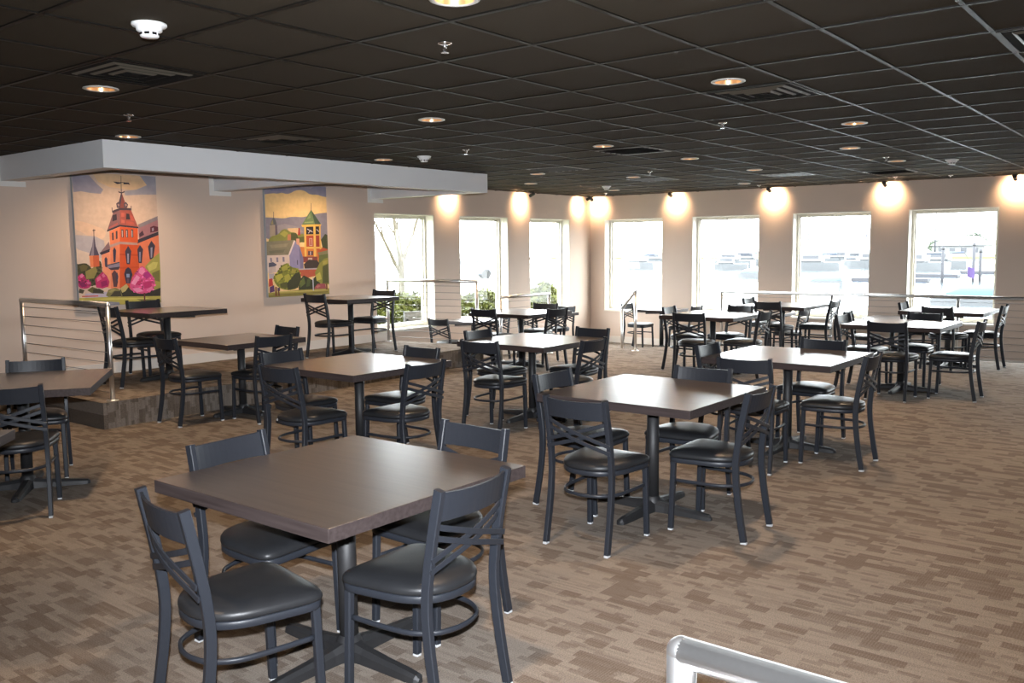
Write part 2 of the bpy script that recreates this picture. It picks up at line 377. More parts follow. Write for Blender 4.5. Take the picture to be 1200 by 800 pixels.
can0 = None
CAN_W = 190.0
for k, (x, y) in enumerate(CANS):
    lab = 'round recessed warm downlight ' + CANL[k]
    if can0 is None:
        can0 = make_can(); can0['label'] = lab; can0.location = (x, y, H); can0['group'] = 'recessed ceiling downlights'
    else: dup(can0, (x, y, H), 0, lab, 'recessed ceiling downlights')
    l = D.lights.new('downlight_beam', 'SPOT'); bay = y > 9; l.energy = 105.0 if bay else CAN_W; l.color = (1.0, 0.70, 0.44); l.spot_size = math.radians(165 if bay else 92); l.spot_blend = 0.9; l.shadow_soft_size = 0.06
    lo = D.objects.new('downlight_beam', l); lo.location = (x, y, H + 0.022); COL.objects.link(lo)

# wall-wash spots near the windows
def make_spot():
    r = thing('spotlight', '', 'spotlight')
    MB().lathe([(0, 0), (0.045, 0), (0.045, -0.016), (0.04, -0.02), (0, -0.02)], 20).build('mount_plate', M['blackmetal'], r)
    MB().tube([(0, 0, -0.018), (0, 0, -0.045)], 0.008, 8).build('stem', M['blackmetal'], r)
    ax = Vector((1, 0, -0.45)).normalized(); c = Vector((0, 0, -0.05))
    h = MB().sweep([c - ax * 0.05, c - ax * 0.04, c + ax * 0.04, c + ax * 0.05], [(0.03 * math.cos(2 * PI * i / 16), 0.03 * math.sin(2 * PI * i / 16)) for i in range(16)], (0, 0, 1)).build('lamp_head', M['blackmetal'], r)
    MB().sweep([c + ax * 0.0503, c + ax * 0.052], [(0.025 * math.cos(2 * PI * i / 16), 0.025 * math.sin(2 * PI * i / 16)) for i in range(16)], (0, 0, 1)).build('lens', M['spotlens'], h)
    return r
SPOTS = [(14.94, 8.06, 0, 'between the first and second harbour windows'), (14.94, 6.16, 0, 'between the second and third harbour windows'), (14.94, 4.25, 0, 'between the third and fourth harbour windows'),
         (14.94, 2.42, 0, 'right of the fourth harbour window'), (14.93, 9.80, 0, 'in the room corner, aimed at the harbour wall'), (14.76, 9.74, PI / 2, 'in the room corner, aimed at the left window wall'),
         (12.90, 9.73, PI / 2, 'between the second and third left windows'), (10.97, 9.73, PI / 2, 'between the first and second left windows'), (14.94, 0.46, 0, 'between windows past the right edge')]
sp0 = None
SPOT_W = 85.0
for x, y, rz, where in SPOTS:
    lab = 'small black ceiling spotlight ' + where
    if sp0 is None: sp0 = make_spot(); sp0.location = (x, y, H); sp0.rotation_euler = (0, 0, rz); sp0['label'] = lab; sp0['group'] = 'wall-wash spotlights'
    else: dup(sp0, (x, y, H), rz, lab, 'wall-wash spotlights')
    l = D.lights.new('spot_beam', 'SPOT'); l.energy = SPOT_W; l.color = (1.0, 0.68, 0.40); l.spot_size = math.radians(125); l.spot_blend = 1.0; l.shadow_soft_size = 0.028
    lo = D.objects.new('spot_beam', l); d = Vector((math.cos(rz), math.sin(rz), -0.45)).normalized()
    lo.location = Vector((x, y, H - 0.05)) + d * 0.058; lo.rotation_euler = d.to_track_quat('-Z', 'Y').to_euler(); COL.objects.link(lo)

# vents
def cellc(i, j): return GX + (i + 0.5) * GS, GY + (j + 0.5) * GS
def make_diffuser():
    r = thing('ceiling_diffuser', '', 'air vent')
    MB().box(-0.29, 0.29, -0.29, 0.29, -0.001, 0.004).build('back_plate', M['vent'], r)
    for s_ in (0.235, 0.165, 0.095):
        mb = MB()
        for sx, sy in ((1, 0), (-1, 0), (0, 1), (0, -1)):
            o1, o2, z1, z2 = s_, s_ - 0.018, -0.004, -0.010
            if sx: p = [(sx * o1, -o1, z1), (sx * o1, o1, z1), (sx * o2, o2, z2), (sx * o2, -o2, z2)]
            else: p = [(-o1, sy * o1, z1), (o1, sy * o1, z1), (o2, sy * o2, z2), (-o2, sy * o2, z2)]
            mb.quad(p); mb.quad([(q[0], q[1], q[2] + 0.003) for q in p][::-1])
        mb.build('louver_ring', M['ring'], r)
    MB().box(-0.035, 0.035, -0.035, 0.035, -0.006, -0.001).build('core', M['vent'], r)
    mb = MB()
    for a in (-1, 1):
        mb.box(-0.293, 0.293, a * 0.286 - 0.007, a * 0.286 + 0.007, -0.004, 0.002); mb.box(a * 0.286 - 0.007, a * 0.286 + 0.007, -0.279, 0.279, -0.004, 0.002)
    mb.build('frame', M['grid'], r)
    return r
def make_grille():
    r = thing('return_grille', '', 'air vent')
    MB().box(-0.29, 0.29, -0.29, 0.29, -0.001, 0.004).build('back_plate', M['vent'], r)
    mb = MB()
    for a in (-1, 1):
        mb.box(-0.293, 0.293, a * 0.280 - 0.013, a * 0.280 + 0.013, -0.006, 0.002); mb.box(a * 0.280 - 0.013, a * 0.280 + 0.013, -0.267, 0.267, -0.006, 0.002)
    mb.build('frame', M['ventlit'], r)
    for k in range(5):
        y = -0.21 + k * 0.105
        MB().add([(-0.267, y, -0.001), (0.267, y, -0.001), (0.267, y + 0.03, -0.014), (-0.267, y + 0.03, -0.014), (-0.267, y + 0.003, -0.001), (0.267, y + 0.003, -0.001), (0.267, y + 0.033, -0.014), (-0.267, y + 0.033, -0.014)],
                 [(0, 1, 2, 3), (4, 7, 6, 5), (3, 2, 6, 7), (0, 3, 7, 4), (1, 5, 6, 2)]).build('blade', M['grid'], r)
    return r
d0 = make_diffuser(); g0 = make_grille()
DIF = [((-1, 3), 'large black square ceiling diffuser at upper left of the photo'), ((3, 6), 'dark square ceiling diffuser just in front of the soffit'), ((4, -1), 'square ceiling diffuser with bright rings at upper right'), ((3, -4), 'square ceiling diffuser cut by the right photo edge')]
for k, (c, lab) in enumerate(DIF):
    x, y = cellc(*c)
    if k == 0: d0.location = (x, y, H); d0['label'] = lab; d0['group'] = 'square ceiling diffusers'
    else: dup(d0, (x, y, H), 0, lab, 'square ceiling diffusers')
GRL = [((8, 3), 'slatted ceiling return grille in the middle of the ceiling'), ((10, 6), 'small dark ceiling grille past the soffit end'), ((14, 6), 'tiny far ceiling grille toward the room corner'), ((15, 3), 'far dark ceiling grille above the second harbour window'), ((16, 1), 'far slatted ceiling grille above the third harbour window')]
for k, (c, lab) in enumerate(GRL):
    x, y = cellc(*c)
    if k == 0: g0.location = (x, y, H); g0['label'] = lab; g0['group'] = 'slatted return grilles'; g0.rotation_euler = (0, 0, PI / 2)
    else: dup(g0, (x, y, H), PI / 2 if k in (0, 4) else 0, lab, 'slatted return grilles')
# smoke detectors and sprinklers
def make_det():
    r = thing('smoke_detector', '', 'smoke detector')
    MB().lathe([(0, 0), (0.075, 0), (0.076, -0.008), (0.07, -0.014), (0.056, -0.018), (0.055, -0.03), (0.050, -0.034)], 28).build('base', M['plastic'], r)
    MB().lathe([(0.050, -0.034), (0.042, -0.036), (0.040, -0.054), (0.034, -0.060), (0, -0.062)], 28).build('sensor_head', M['plastic'], r)
    mb = MB()
    for k in range(8):
        a = 2 * PI * k / 8; mb.box(0.0385, 0.0415, -0.010, 0.010, -0.051, -0.041, 0, 0, Matrix.Rotation(a, 4, 'Z'))
    mb.build('smoke_slot', M['vent'], r)
    return r
DET = [((2.2, 3.77), 'white smoke detector, largest, at upper left'), ((7.12, 6.83), 'white smoke detector near the right end of the soffit'), ((12.63, 7.99), 'white smoke detector near the far room corner'), ((11.76, 2.58), 'white smoke detector high at far right')]
e0 = make_det()
for k, (p, lab) in enumerate(DET):
    if k == 0: e0.location = (*p, H); e0['label'] = lab; e0['group'] = 'smoke detectors'
    else: dup(e0, (*p, H), 0, lab, 'smoke detectors')
def make_spr():
    r = thing('fire_sprinkler', '', 'sprinkler')
    MB().lathe([(0, 0), (0.036, 0), (0.034, -0.006), (0.014, -0.012), (0, -0.012)], 20).build('escutcheon', M['chrome'], r)
    mb = MB().lathe([(0, -0.01), (0.010, -0.012), (0.010, -0.026), (0.004, -0.028), (0.004, -0.046), (0, -0.046)], 12)
    for a in (1, -1): mb.tube([(a * 0.009, 0, -0.02), (a * 0.016, 0, -0.032), (a * 0.004, 0, -0.047)], 0.0025, 6)
    mb.build('frame', M['chrome'], r)
    mb = MB()
    for k in range(10): mb.box(0.004, 0.020, -0.0042, 0.0042, -0.0495, -0.0475, 0, 0, Matrix.Rotation(2 * PI * k / 10, 4, 'Z'))
    mb.build('deflector', M['chrome'], r)
    return r
SPR = [((3.49, 6.32), 'before the soffit corner at upper left'), ((3.32, 3.03), 'largest, at top centre'), ((6.93, 6.06), 'beside the soffit-end smoke detector'), ((10.61, 6.03), 'left of the tiny far grille'), ((6.88, 3.24), 'below the bright square diffuser'),
       ((10.85, 3.08), 'among the right-hand row of downlights'), ((14.4, 3.17), 'above the third and fourth harbour windows'), ((14.3, 6.07), 'near the second harbour window'), ((14.2, 9.0), 'in the far room corner'), ((14.1, 3.86), 'by the far slatted grille')]
s0 = make_spr()
for k, (p, lab) in enumerate(SPR):
    lab = 'chrome fire sprinkler ' + lab
    if k == 0: s0.location = (*p, H); s0['label'] = lab; s0['group'] = 'fire sprinklers'
    else: dup(s0, (*p, H), 0, lab, 'fire sprinklers')

# ------------------------------------------------------------------ chair
HC = 0.842
def make_chair():
    r = thing('dining_chair', '', 'chair', group='cross-back dining chairs')
    post_yz = [(-0.240, 0.012), (-0.214, 0.16), (-0.194, 0.30), (-0.186, 0.42), (-0.194, 0.53), (-0.216, 0.67), (-0.250, HC)]
    def py(z):
        for (y0, z0), (y1, z1) in zip(post_yz, post_yz[1:]):
            if z <= z1: return y0 + (y1 - y0) * (z - z0) / (z1 - z0)
        return post_yz[-1][0]
    def px(z): return 0.198 - 0.010 * min(z, HC) / HC
    for sx in (-1, 1):
        path = catmull([(sx * px(z), y, z) for y, z in post_yz], 4)
        leg = MB().sweep(path, rrect(0.026, 0.036, 0.003), (0, 1, 0), smooth=False).build('back_post', M['metal'], r)
        MB().box(sx * px(0) - 0.012, sx * px(0) + 0.012, -0.258, -0.224, 0.0, 0.0125, 0, 0.003).build('glide', M['glide'], leg)
    for sx in (-1, 1):
        leg = MB().sweep([(sx * 0.190, 0.206, 0.012), (sx * 0.187, 0.196, 0.30), (sx * 0.185, 0.192, 0.437)], rrect(0.030, 0.030, 0.005), (0, 1, 0), smooth=False).build('front_leg', M['metal'], r)
        MB().box(sx * 0.190 - 0.013, sx * 0.190 + 0.013, 0.193, 0.219, 0.0, 0.0125, 0, 0.003).build('glide', M['glide'], leg)
    # seat outline (D shape: straight front, rounded back)
    def outline(k=1.0, n=40):
        pts = []
        for i in range(n):
            a = 2 * PI * i / n; c, s_ = math.cos(a), math.sin(a)
            e = 2.0 / (7.0 if s_ > 0 else 2.5)
            x = 0.204 * math.copysign(abs(c) ** e, c); y = 0.012 + (0.218 if s_ > 0 else 0.208) * math.copysign(abs(s_) ** e, s_)
            x *= 1.0 + 0.12 * (y - 0.012) / 0.21
            pts.append((x * k, (y - 0.01) * k + 0.01))
        return pts
    # cushion
    layers = [(0.95, 0.436), (0.99, 0.440), (1.0, 0.448), (0.992, 0.458), (0.965, 0.467), (0.88, 0.476), (0.70, 0.484), (0.40, 0.488)]
    n = 40; mb = MB(); vs = []
    for k, z in layers: vs += [(x, y, z) for x, y in outline(k, n)]
    vs.append((0, 0.01, 0.489)); fs = [(l * n + i, l * n + (i + 1) % n, (l + 1) * n + (i + 1) % n, (l + 1) * n + i) for l in range(len(layers) - 1) for i in range(n)]
    fs += [((len(layers) - 1) * n + i, (len(layers) - 1) * n + (i + 1) % n, len(vs) - 1) for i in range(n)]; fs.append(list(range(n))[::-1])
    mb.add(vs, fs, 0, True).build('seat', M['vinyl'], r)
    # seat frame hoop under the cushion
    MB().sweep([(x, y, 0.422) for x, y in outline(0.955, 40)], rrect(0.012, 0.028, 0.003), (0, 0, 1), closed=True).build('seat_frame', M['metal'], r)
    # bent stretcher hoop tied to the front legs
    st = [(-0.183, 0.19, 0.30), (-0.183, 0.10, 0.30), (-0.180, 0.0, 0.30), (-0.166, -0.09, 0.30), (-0.115, -0.163, 0.30), (-0.055, -0.190, 0.30), (0, -0.197, 0.30)]
    st = st + [(-x, y, z) for x, y, z in st[-2::-1]]
    MB().sweep(catmull(st, 3), rrect(0.014, 0.020, 0.005), (0, 0, 1)).build('stretcher', M['metal'], r)
    # curved top slat
    mb = MB(); ns = 12; bow = 0.030
    def cy(x, z, d=0.0): t = x / px(z); return py(z) - bow * (1 - t * t) + d
    vs = []
    for i in range(ns + 1):
        t = -1 + 2 * i / ns
        for z, d in ((0.728, 0.006), (0.832 - 0.006 * (1 - t * t), 0.006), (0.832 - 0.006 * (1 - t * t), -0.006), (0.728, -0.006)):
            x = t * (px(z) - 0.009); vs.append((x, cy(x, z, d), z))
    fs = []
    for i in range(ns):
        for q in range(4): fs.append((i * 4 + q, i * 4 + (q + 1) % 4, (i + 1) * 4 + (q + 1) % 4, (i + 1) * 4 + q))
    fs += [(0, 1, 2, 3), tuple(ns * 4 + q for q in (3, 2, 1, 0))]
    mb.add(vs, fs).build('top_slat', M['metal'], r)
    # two pairs of crossing flat bars
    for sx in (1, -1):
        for dz in (0.0, -0.040):
            path = []
            for i in range(ns + 1):
                t = -1 + 2 * i / ns; z = 0.712 + dz + (0.592 - 0.712) * (t + 1) / 2; x = t * (px(z) + (0.012 if t > 0 else -0.004))
                yy = py(z) - bow * 0.9 * (1 - t * t) - (0.008 if sx > 0 else 0.001) - (0.016 * max(0, t) ** 3)
                path.append((sx * x, yy, z))
            MB().sweep(path, rrect(0.007, 0.021, 0.0015), (0, 0, 1), smooth=False).build('cross_slat', M['metal'], r)
    return r
chair0 = make_chair(); chair_used = [False]
CL = []
def chair_at(x, y, z, rz, label):
    CL.append((x, y, z, rz))
    if not chair_used[0]:
        chair_used[0] = True; chair0.location = (x, y, z); chair0.rotation_euler = (0, 0, rz); chair0['label'] = label; return chair0
    return dup(chair0, (x, y, z), rz, label)
SIDE = {'a': (-PI / 2, -1, 0, 'near left'), 'b': (0, 0, -1, 'near right'), 'c': (PI, 0, 1, 'far left'), 'd': (PI / 2, 1, 0, 'far right')}
def place(T, side, dist, off=0.0, rot=0.0, z=0.0, name='', half=0.515):
    rz, sx, sy, w = SIDE[side]; rz += math.radians(rot)
    tx, ty = T[0] + sx * dist + (off if sy else 0), T[1] + sy * dist + (off if sx else 0)
    # back-rest top sits at local (0,-0.25)
    x, y = tx + (-math.sin(rz)) * 0.25, ty + math.cos(rz) * 0.25
    chair_at(x, y, z, rz, 'black cross-back chair on the %s side of %s' % (w, name))

# ------------------------------------------------------------------ tables
def make_table(S):
    r = thing('dining_table', '', 'table', group='square dining tables' if S > 0.8 else 'small window tables')
    a = S / 2; mb = MB()
    mb.box(-a, a, -a, a, 0.71, 0.76, 1, 0.0025)
    mb.v = mb.v; 
    for k, f in enumerate(mb.f):
        if all(mb.v[i][2] > 0.7575 for i in f): mb.mi[k] = 0
    mb.build('tabletop', [M['top'], M['edge']], r)
    MB().lathe([(0, 0.06), (0.038, 0.06), (0.038, 0.700), (0, 0.700)], 24).build('column', M['iron'], r)
    mb = MB().box(-0.20, 0.20, -0.20, 0.20, 0.697, 0.710)
    for q in range(4): mb.box(0.03, 0.30, -0.018, 0.018, 0.672, 0.698, 0, 0, Matrix.Rotation(q * PI / 2 + PI / 4, 4, 'Z'))
    mb.build('top_plate', M['iron'], r)
    mb = MB()
    for q in range(4):
        R = Matrix.Rotation(q * PI / 2, 4, 'Z'); vs = []; k = 0
        k_ = {1.03: 1.0, 0.92: 0.86, 0.72: 0.78}[S]; st = [(0.03, 0.045, 0.075), (0.10, 0.036, 0.062), (0.22 * k_, 0.032, 0.05), (0.34 * k_, 0.030, 0.042), (0.385 * k_, 0.026, 0.036), (0.40 * k_, 0.012, 0.022)]
        for x, w, h in st: vs += [(x, -w, 0.004), (x, -w * 0.9, h * 0.7), (x, -w * 0.45, h), (x, w * 0.45, h), (x, w * 0.9, h * 0.7), (x, w, 0.004)]
        fs = [(i * 6 + j, i * 6 + (j + 1) % 6, (i + 1) * 6 + (j + 1) % 6, (i + 1) * 6 + j) for i in range(len(st) - 1) for j in range(6)] + [tuple(range(6)), tuple(range((len(st) - 1) * 6, len(st) * 6))[::-1]]
        mb.add([R @ Vector(v) for v in vs], fs)
        mb.lathe([(0, 0), (0.016, 0), (0.016, 0.006), (0, 0.006)], 10, 0, R @ Vector((0.37 * k_, 0, 0)))
    mb.lathe([(0.055, 0.004), (0.055, 0.06), (0.046, 0.085), (0.0385, 0.095)], 24)
    mb.build('cross_base', M['iron'], r)
    return r
TPROTO = {}
def table_at(x, y, z, rz, label, S=1.03):
    if S not in TPROTO:
        p = TPROTO[S] = make_table(S); p.location = (x, y, z); p.rotation_euler = (0, 0, rz); p['label'] = label; return p
    return dup(TPROTO[S], (x, y, z), rz, label)

TABLES = {
 'T1': ((2.307, 2.687), 'large square dark wood pedestal table nearest the camera in the foreground', 'the foreground table', [('a', .80, -.03, -10), ('b', .685, .0, 3), ('c', .64, -.10, 5), ('d', .74, -.05, -2)]),
 'T2': ((4.816, 2.705), 'square dark wood table right of centre, next behind the foreground table', 'the table right of centre', [('a', .92, -.04, 1), ('b', .73, -.08, 2), ('c', .67, -.14, 0), ('d', .60, -.04, 4)]),
 'T3': ((7.007, 2.698), 'square dark wood table third in the row going back at the right', 'the third table at right', [('a', .98, -.05, 6), ('b', .74, -.26, 2), ('c', .58, -.28, 0), ('d', .62, -.07, -4)]),
 'T4': ((4.693, 5.255), 'square dark wood table left of centre, before the platform', 'the table left of centre', [('a', .87, -.13, 3), ('b', .85, -.12, 1), ('c', .66, -.24, -3), ('d', .59, -.12, -2)]),
 'T5': ((6.856, 5.184), 'square dark wood table at the middle of the photo', 'the table at picture centre', [('a', .945, -.13, 5), ('b', .90, -.28, 1), ('c', .59, -.12, 0), ('d', .66, -.27, -2)]),
 'T6': ((9.85, 7.64), 'square dark wood table beside the short corner railing', 'the table beside the short railing', [('a', .72, .08, 4), ('b', .72, -.12, -6), ('d', .68, .06, 8)]),
 'T8': ((5.34, 7.74), 'square dark wood table standing against the carpeted platform riser', 'the table against the riser', [('a', .82, .02, -3), ('b', .68, -.09, -3), ('d', .62, .04, -3)]),
 'T13': ((10.58, 2.77), 'square dark wood table at far right, before the railing table', 'the far right table', [('a', .88, -.08, 0), ('b', .86, -.25, 1), ('c', .63, -.1, -4), ('d', .66, -.08, -8)]),
 'T14': ((13.02, 2.82), 'square dark wood table at the long railing, farthest right', 'the rightmost railing table', [('a', .65, 0, -12), ('b', .66, .05, 0), ('c', .62, .12, 0)]),
 'T15': ((10.75, 5.16), 'square dark wood table in the back row right of centre', 'the back table right of centre', [('a', .92, -.12, 10), ('b', .82, -.25, 2), ('c', .64, -.02, 4), ('d', .64, -.1, -12)]),
 'T16': ((13.02, 5.12), 'square dark wood table at the long railing, nearer its left end', 'the left railing table', [('a', .62, -.02, -2), ('b', .75, .11, 0), ('c', .60, .12, 0)]),
}
for k, (c, lab, nm, chs) in TABLES.items():
    t = table_at(c[0], c[1], 0, 0, lab, 0.92 if k == 'T8' else 1.03)
    if k in ('T4', 'T5'):
        MB().lathe([(0.0386, 0.668), (0.0388, 0.668), (0.0388, 0.690), (0.0386, 0.690)], 24).build('inspection_sticker', M['sticker'], t)['label'] = 'small yellow-green sticker wrapped around the column top'
    for s_, dd, off, rot in chs: place(c, s_, dd, off, rot, 0.0, nm)
# platform tables
table_at(5.32, 9.06, PLAT, 0, 'square dark wood table on the platform below the left painting', 0.92)
place((5.32, 9.06), 'a', .71, -.09, -2, PLAT, 'the table below the left painting'); place((5.32, 9.06), 'c', .70, .12, -2, PLAT, 'the table below the left painting')
table_at(8.03, 9.12, PLAT, 0, 'square dark wood table on the platform near the first window', 0.92)
place((8.03, 9.12), 'a', .69, -.10, 0, PLAT, 'the table by the first window'); place((8.03, 9.12), 'd', .57, -.06, 4, PLAT, 'the table by the first window')
# turned tables at the left edge
table_at(2.69, 6.48, 0, math.radians(55 - 90), 'turned square dark wood table at the left edge of the photo')
chair_at(2.42, 5.94, 0, math.radians(57.8 - 90), 'black cross-back chair on near side of the turned left-edge table')
chair_at(2.91, 6.80, 0, math.radians(152), 'black cross-back chair behind the turned left-edge table, before the steel rail')
table_at(1.184, 4.69, 0, math.radians(47 - 90), 'square dark wood table of which only a corner shows at left')
# window tables on the sunken aisle
table_at(14.50, 7.98, LOW, 0, 'small dark table below the first harbour window pier', 0.72)
place((14.50, 7.98), 'c', .74, .0, 0, LOW, 'the first small harbour table'); place((14.50, 7.98), 'b', .74, -.05, 0, LOW, 'the first small harbour table')
table_at(14.55, 5.98, LOW, 0, 'small dark table below the third harbour window, behind railing', 0.72)
place((14.55, 5.98), 'b', .68, -.1, -2, LOW, 'the second small harbour table')
table_at(14.55, 3.95, LOW, 0, 'small dark table below the fourth harbour window, behind railing', 0.72)
place((14.55, 3.95), 'c', .66, -.1, 0, LOW, 'the third small harbour table')
table_at(10.75, 9.30, LOW, 0, 'small dark table in the aisle under the first left window', 0.72)
place((10.75, 9.30), 'a', .85, -.02, 0, LOW, 'the table under the left windows'); place((10.75, 9.30), 'd', .70, 0, 0, LOW, 'the table under the left windows')
table_at(12.65, 9.16, LOW, 0, 'small dark table in the aisle near the third left window', 0.72)
place((12.65, 9.16), 'a', .70, 0, 0, LOW, 'the aisle table by the corner'); place((12.65, 9.16), 'd', .66, .12, 0, LOW, 'the aisle table by the corner')

# ------------------------------------------------------------------ steel cable railings
RR = 0.024
def railing(label, posts, z0, ht, ncab, cab=True, group='stainless cable railings'):
    """posts: list of (x,y) in order along a straight run"""
    r = thing('cable_railing', label, 'railing', (posts[0][0], posts[0][1], z0), group=group)
    o = Vector((posts[0][0], posts[0][1], 0)); P = [Vector((x, y, 0)) - o for x, y in posts]
    for p in P:
        t = MB().tube([p + Vector((0, 0, 0.006)), p + Vector((0, 0, ht - RR))], RR * 0.9, 14, up=(1, 0, 0)).build('post', M['steel'], r)
        MB().lathe([(0, 0), (0.055, 0), (0.055, 0.006), (0.03, 0.010), (0.0, 0.010)], 20, 0, p).build('floor_flange', M['steel'], t)
    MB().tube([P[0] + Vector((0, 0, ht - RR)), P[-1] + Vector((0, 0, ht - RR))], RR, 14).build('top_rail', M['steel'], r)
    for q in (P[0], P[-1]): MB().add(*ball(q + Vector((0, 0, ht - RR)), RR * 1.02)).build('elbow', M['steel'], r)
    if cab:
        for k in range(ncab):
            z = 0.075 + (ht - 0.17) * k / (ncab - 1)
            MB().tube([P[0] + Vector((0, 0, z)), P[-1] + Vector((0, 0, z))], 0.003, 6).build('cable', M['cable'], r)
    return r
def ball(c, r, nu=12, nv=8):
    vs, fs = [], []
    for j in range(nv + 1):
        for i in range(nu):
            a, b = 2 * PI * i / nu, PI * j / nv
            vs.append((c[0] + r * math.sin(b) * math.cos(a), c[1] + r * math.sin(b) * math.sin(a), c[2] + r * math.cos(b)))
    for j in range(nv):
        for i in range(nu): fs.append((j * nu + i, (j + 1) * nu + i, (j + 1) * nu + (i + 1) % nu, j * nu + (i + 1) % nu))
    return vs, fs, 0, True
railing('stainless cable railing on the left end of the platform, below paintings', [(4.18, 8.13), (4.13, 9.82)], PLAT, 0.93, 9)
railing('stainless cable railing on the platform across the first left windows', [(9.69, 8.31), (9.46, 9.90)], PLAT, 0.95, 9)
railing('short stainless cable railing behind a table near the room corner', [(10.08, 8.19), (11.28, 8.19)], 0.0, 0.955, 9)
railing('long stainless cable railing before the harbour windows', [(13.74, 6.44), (13.74, 4.63), (13.74, 2.86), (13.74, 1.08), (13.74, -0.7), (13.74, -2.5)], 0.0, 0.915, 9)
# stair handrail in the middle of the diagonal steps
A, B = Vector((12.27, 7.22, 0)), Vector((12.27 + 0.42, 7.22 + 0.50, LOW))
r = thing('stair_handrail', 'sloping stainless handrail of two posts at the diagonal corner steps', 'handrail', A)
for p, top in ((A, 0.97), (B, 0.66 - LOW)):
    q = p - A
    t = MB().tube([q + Vector((0, 0, 0.006)), q + Vector((0, 0, top - RR))], RR * 0.9, 14, up=(1, 0, 0)).build('post', M['steel'], r)
    MB().lathe([(0, 0), (0.055, 0), (0.055, 0.006), (0.03, 0.010), (0, 0.010)], 20, 0, q).build('floor_flange', M['steel'], t)
p0, p1 = Vector((0, 0, 0.97 - RR)), (B - A) * Vector((1, 1, 0)) if False else Vector((B.x - A.x, B.y - A.y, 0.66 - RR))
mb = MB().tube([p0, p1], RR, 14); mb.add(*ball(p0, RR * 1.02)); mb.add(*ball(p1, RR * 1.02)); mb.build('top_rail', M['steel'], r)
# foreground rail end with mitred corner
r = thing('steel_guardrail', 'shiny stainless rail end cut by the bottom edge of the photo', 'railing', (1.383, 0.716, 0))
Rf = 0.027; zt = 0.947
MB().tube([(0, 0, 0.006), (0, 0, zt - Rf)], Rf, 24, up=(1, 0, 0)).build('post', M['steel'], r)
mb = MB().tube([(0, 0, zt - Rf), (0, -3.2, zt - Rf)], Rf, 24); mb.add(*ball((0, 0, zt - Rf), Rf * 1.01, 24, 14)); mb.build('top_rail', M['steel'], r)
MB().tube([(0, -3.17, 0.006), (0, -3.17, zt - Rf)], Rf, 24, up=(1, 0, 0)).build('post', M['steel'], r)
for y in (0, -3.17): MB().lathe([(0, 0), (0.06, 0), (0.06, 0.006), (0.03, 0.010), (0, 0.010)], 20, 0, (0, y, 0)).build('floor_flange', M['steel'], r)

# wall outlet
r = thing('wall_outlet', 'small dark brown wall outlet low on the wall under paintings', 'outlet', (7.05, WY, 0.395))
MB().box(-0.038, 0.038, -0.007, 0, -0.058, 0.058, 0, 0.002).build('cover_plate', M['dark'], r)
mb = MB()
for z in (-0.02, 0.02): mb.box(-0.017, 0.017, -0.010, -0.006, z - 0.014, z + 0.014, 0, 0.002)
mb.build('socket', M['blackmetal'], r)

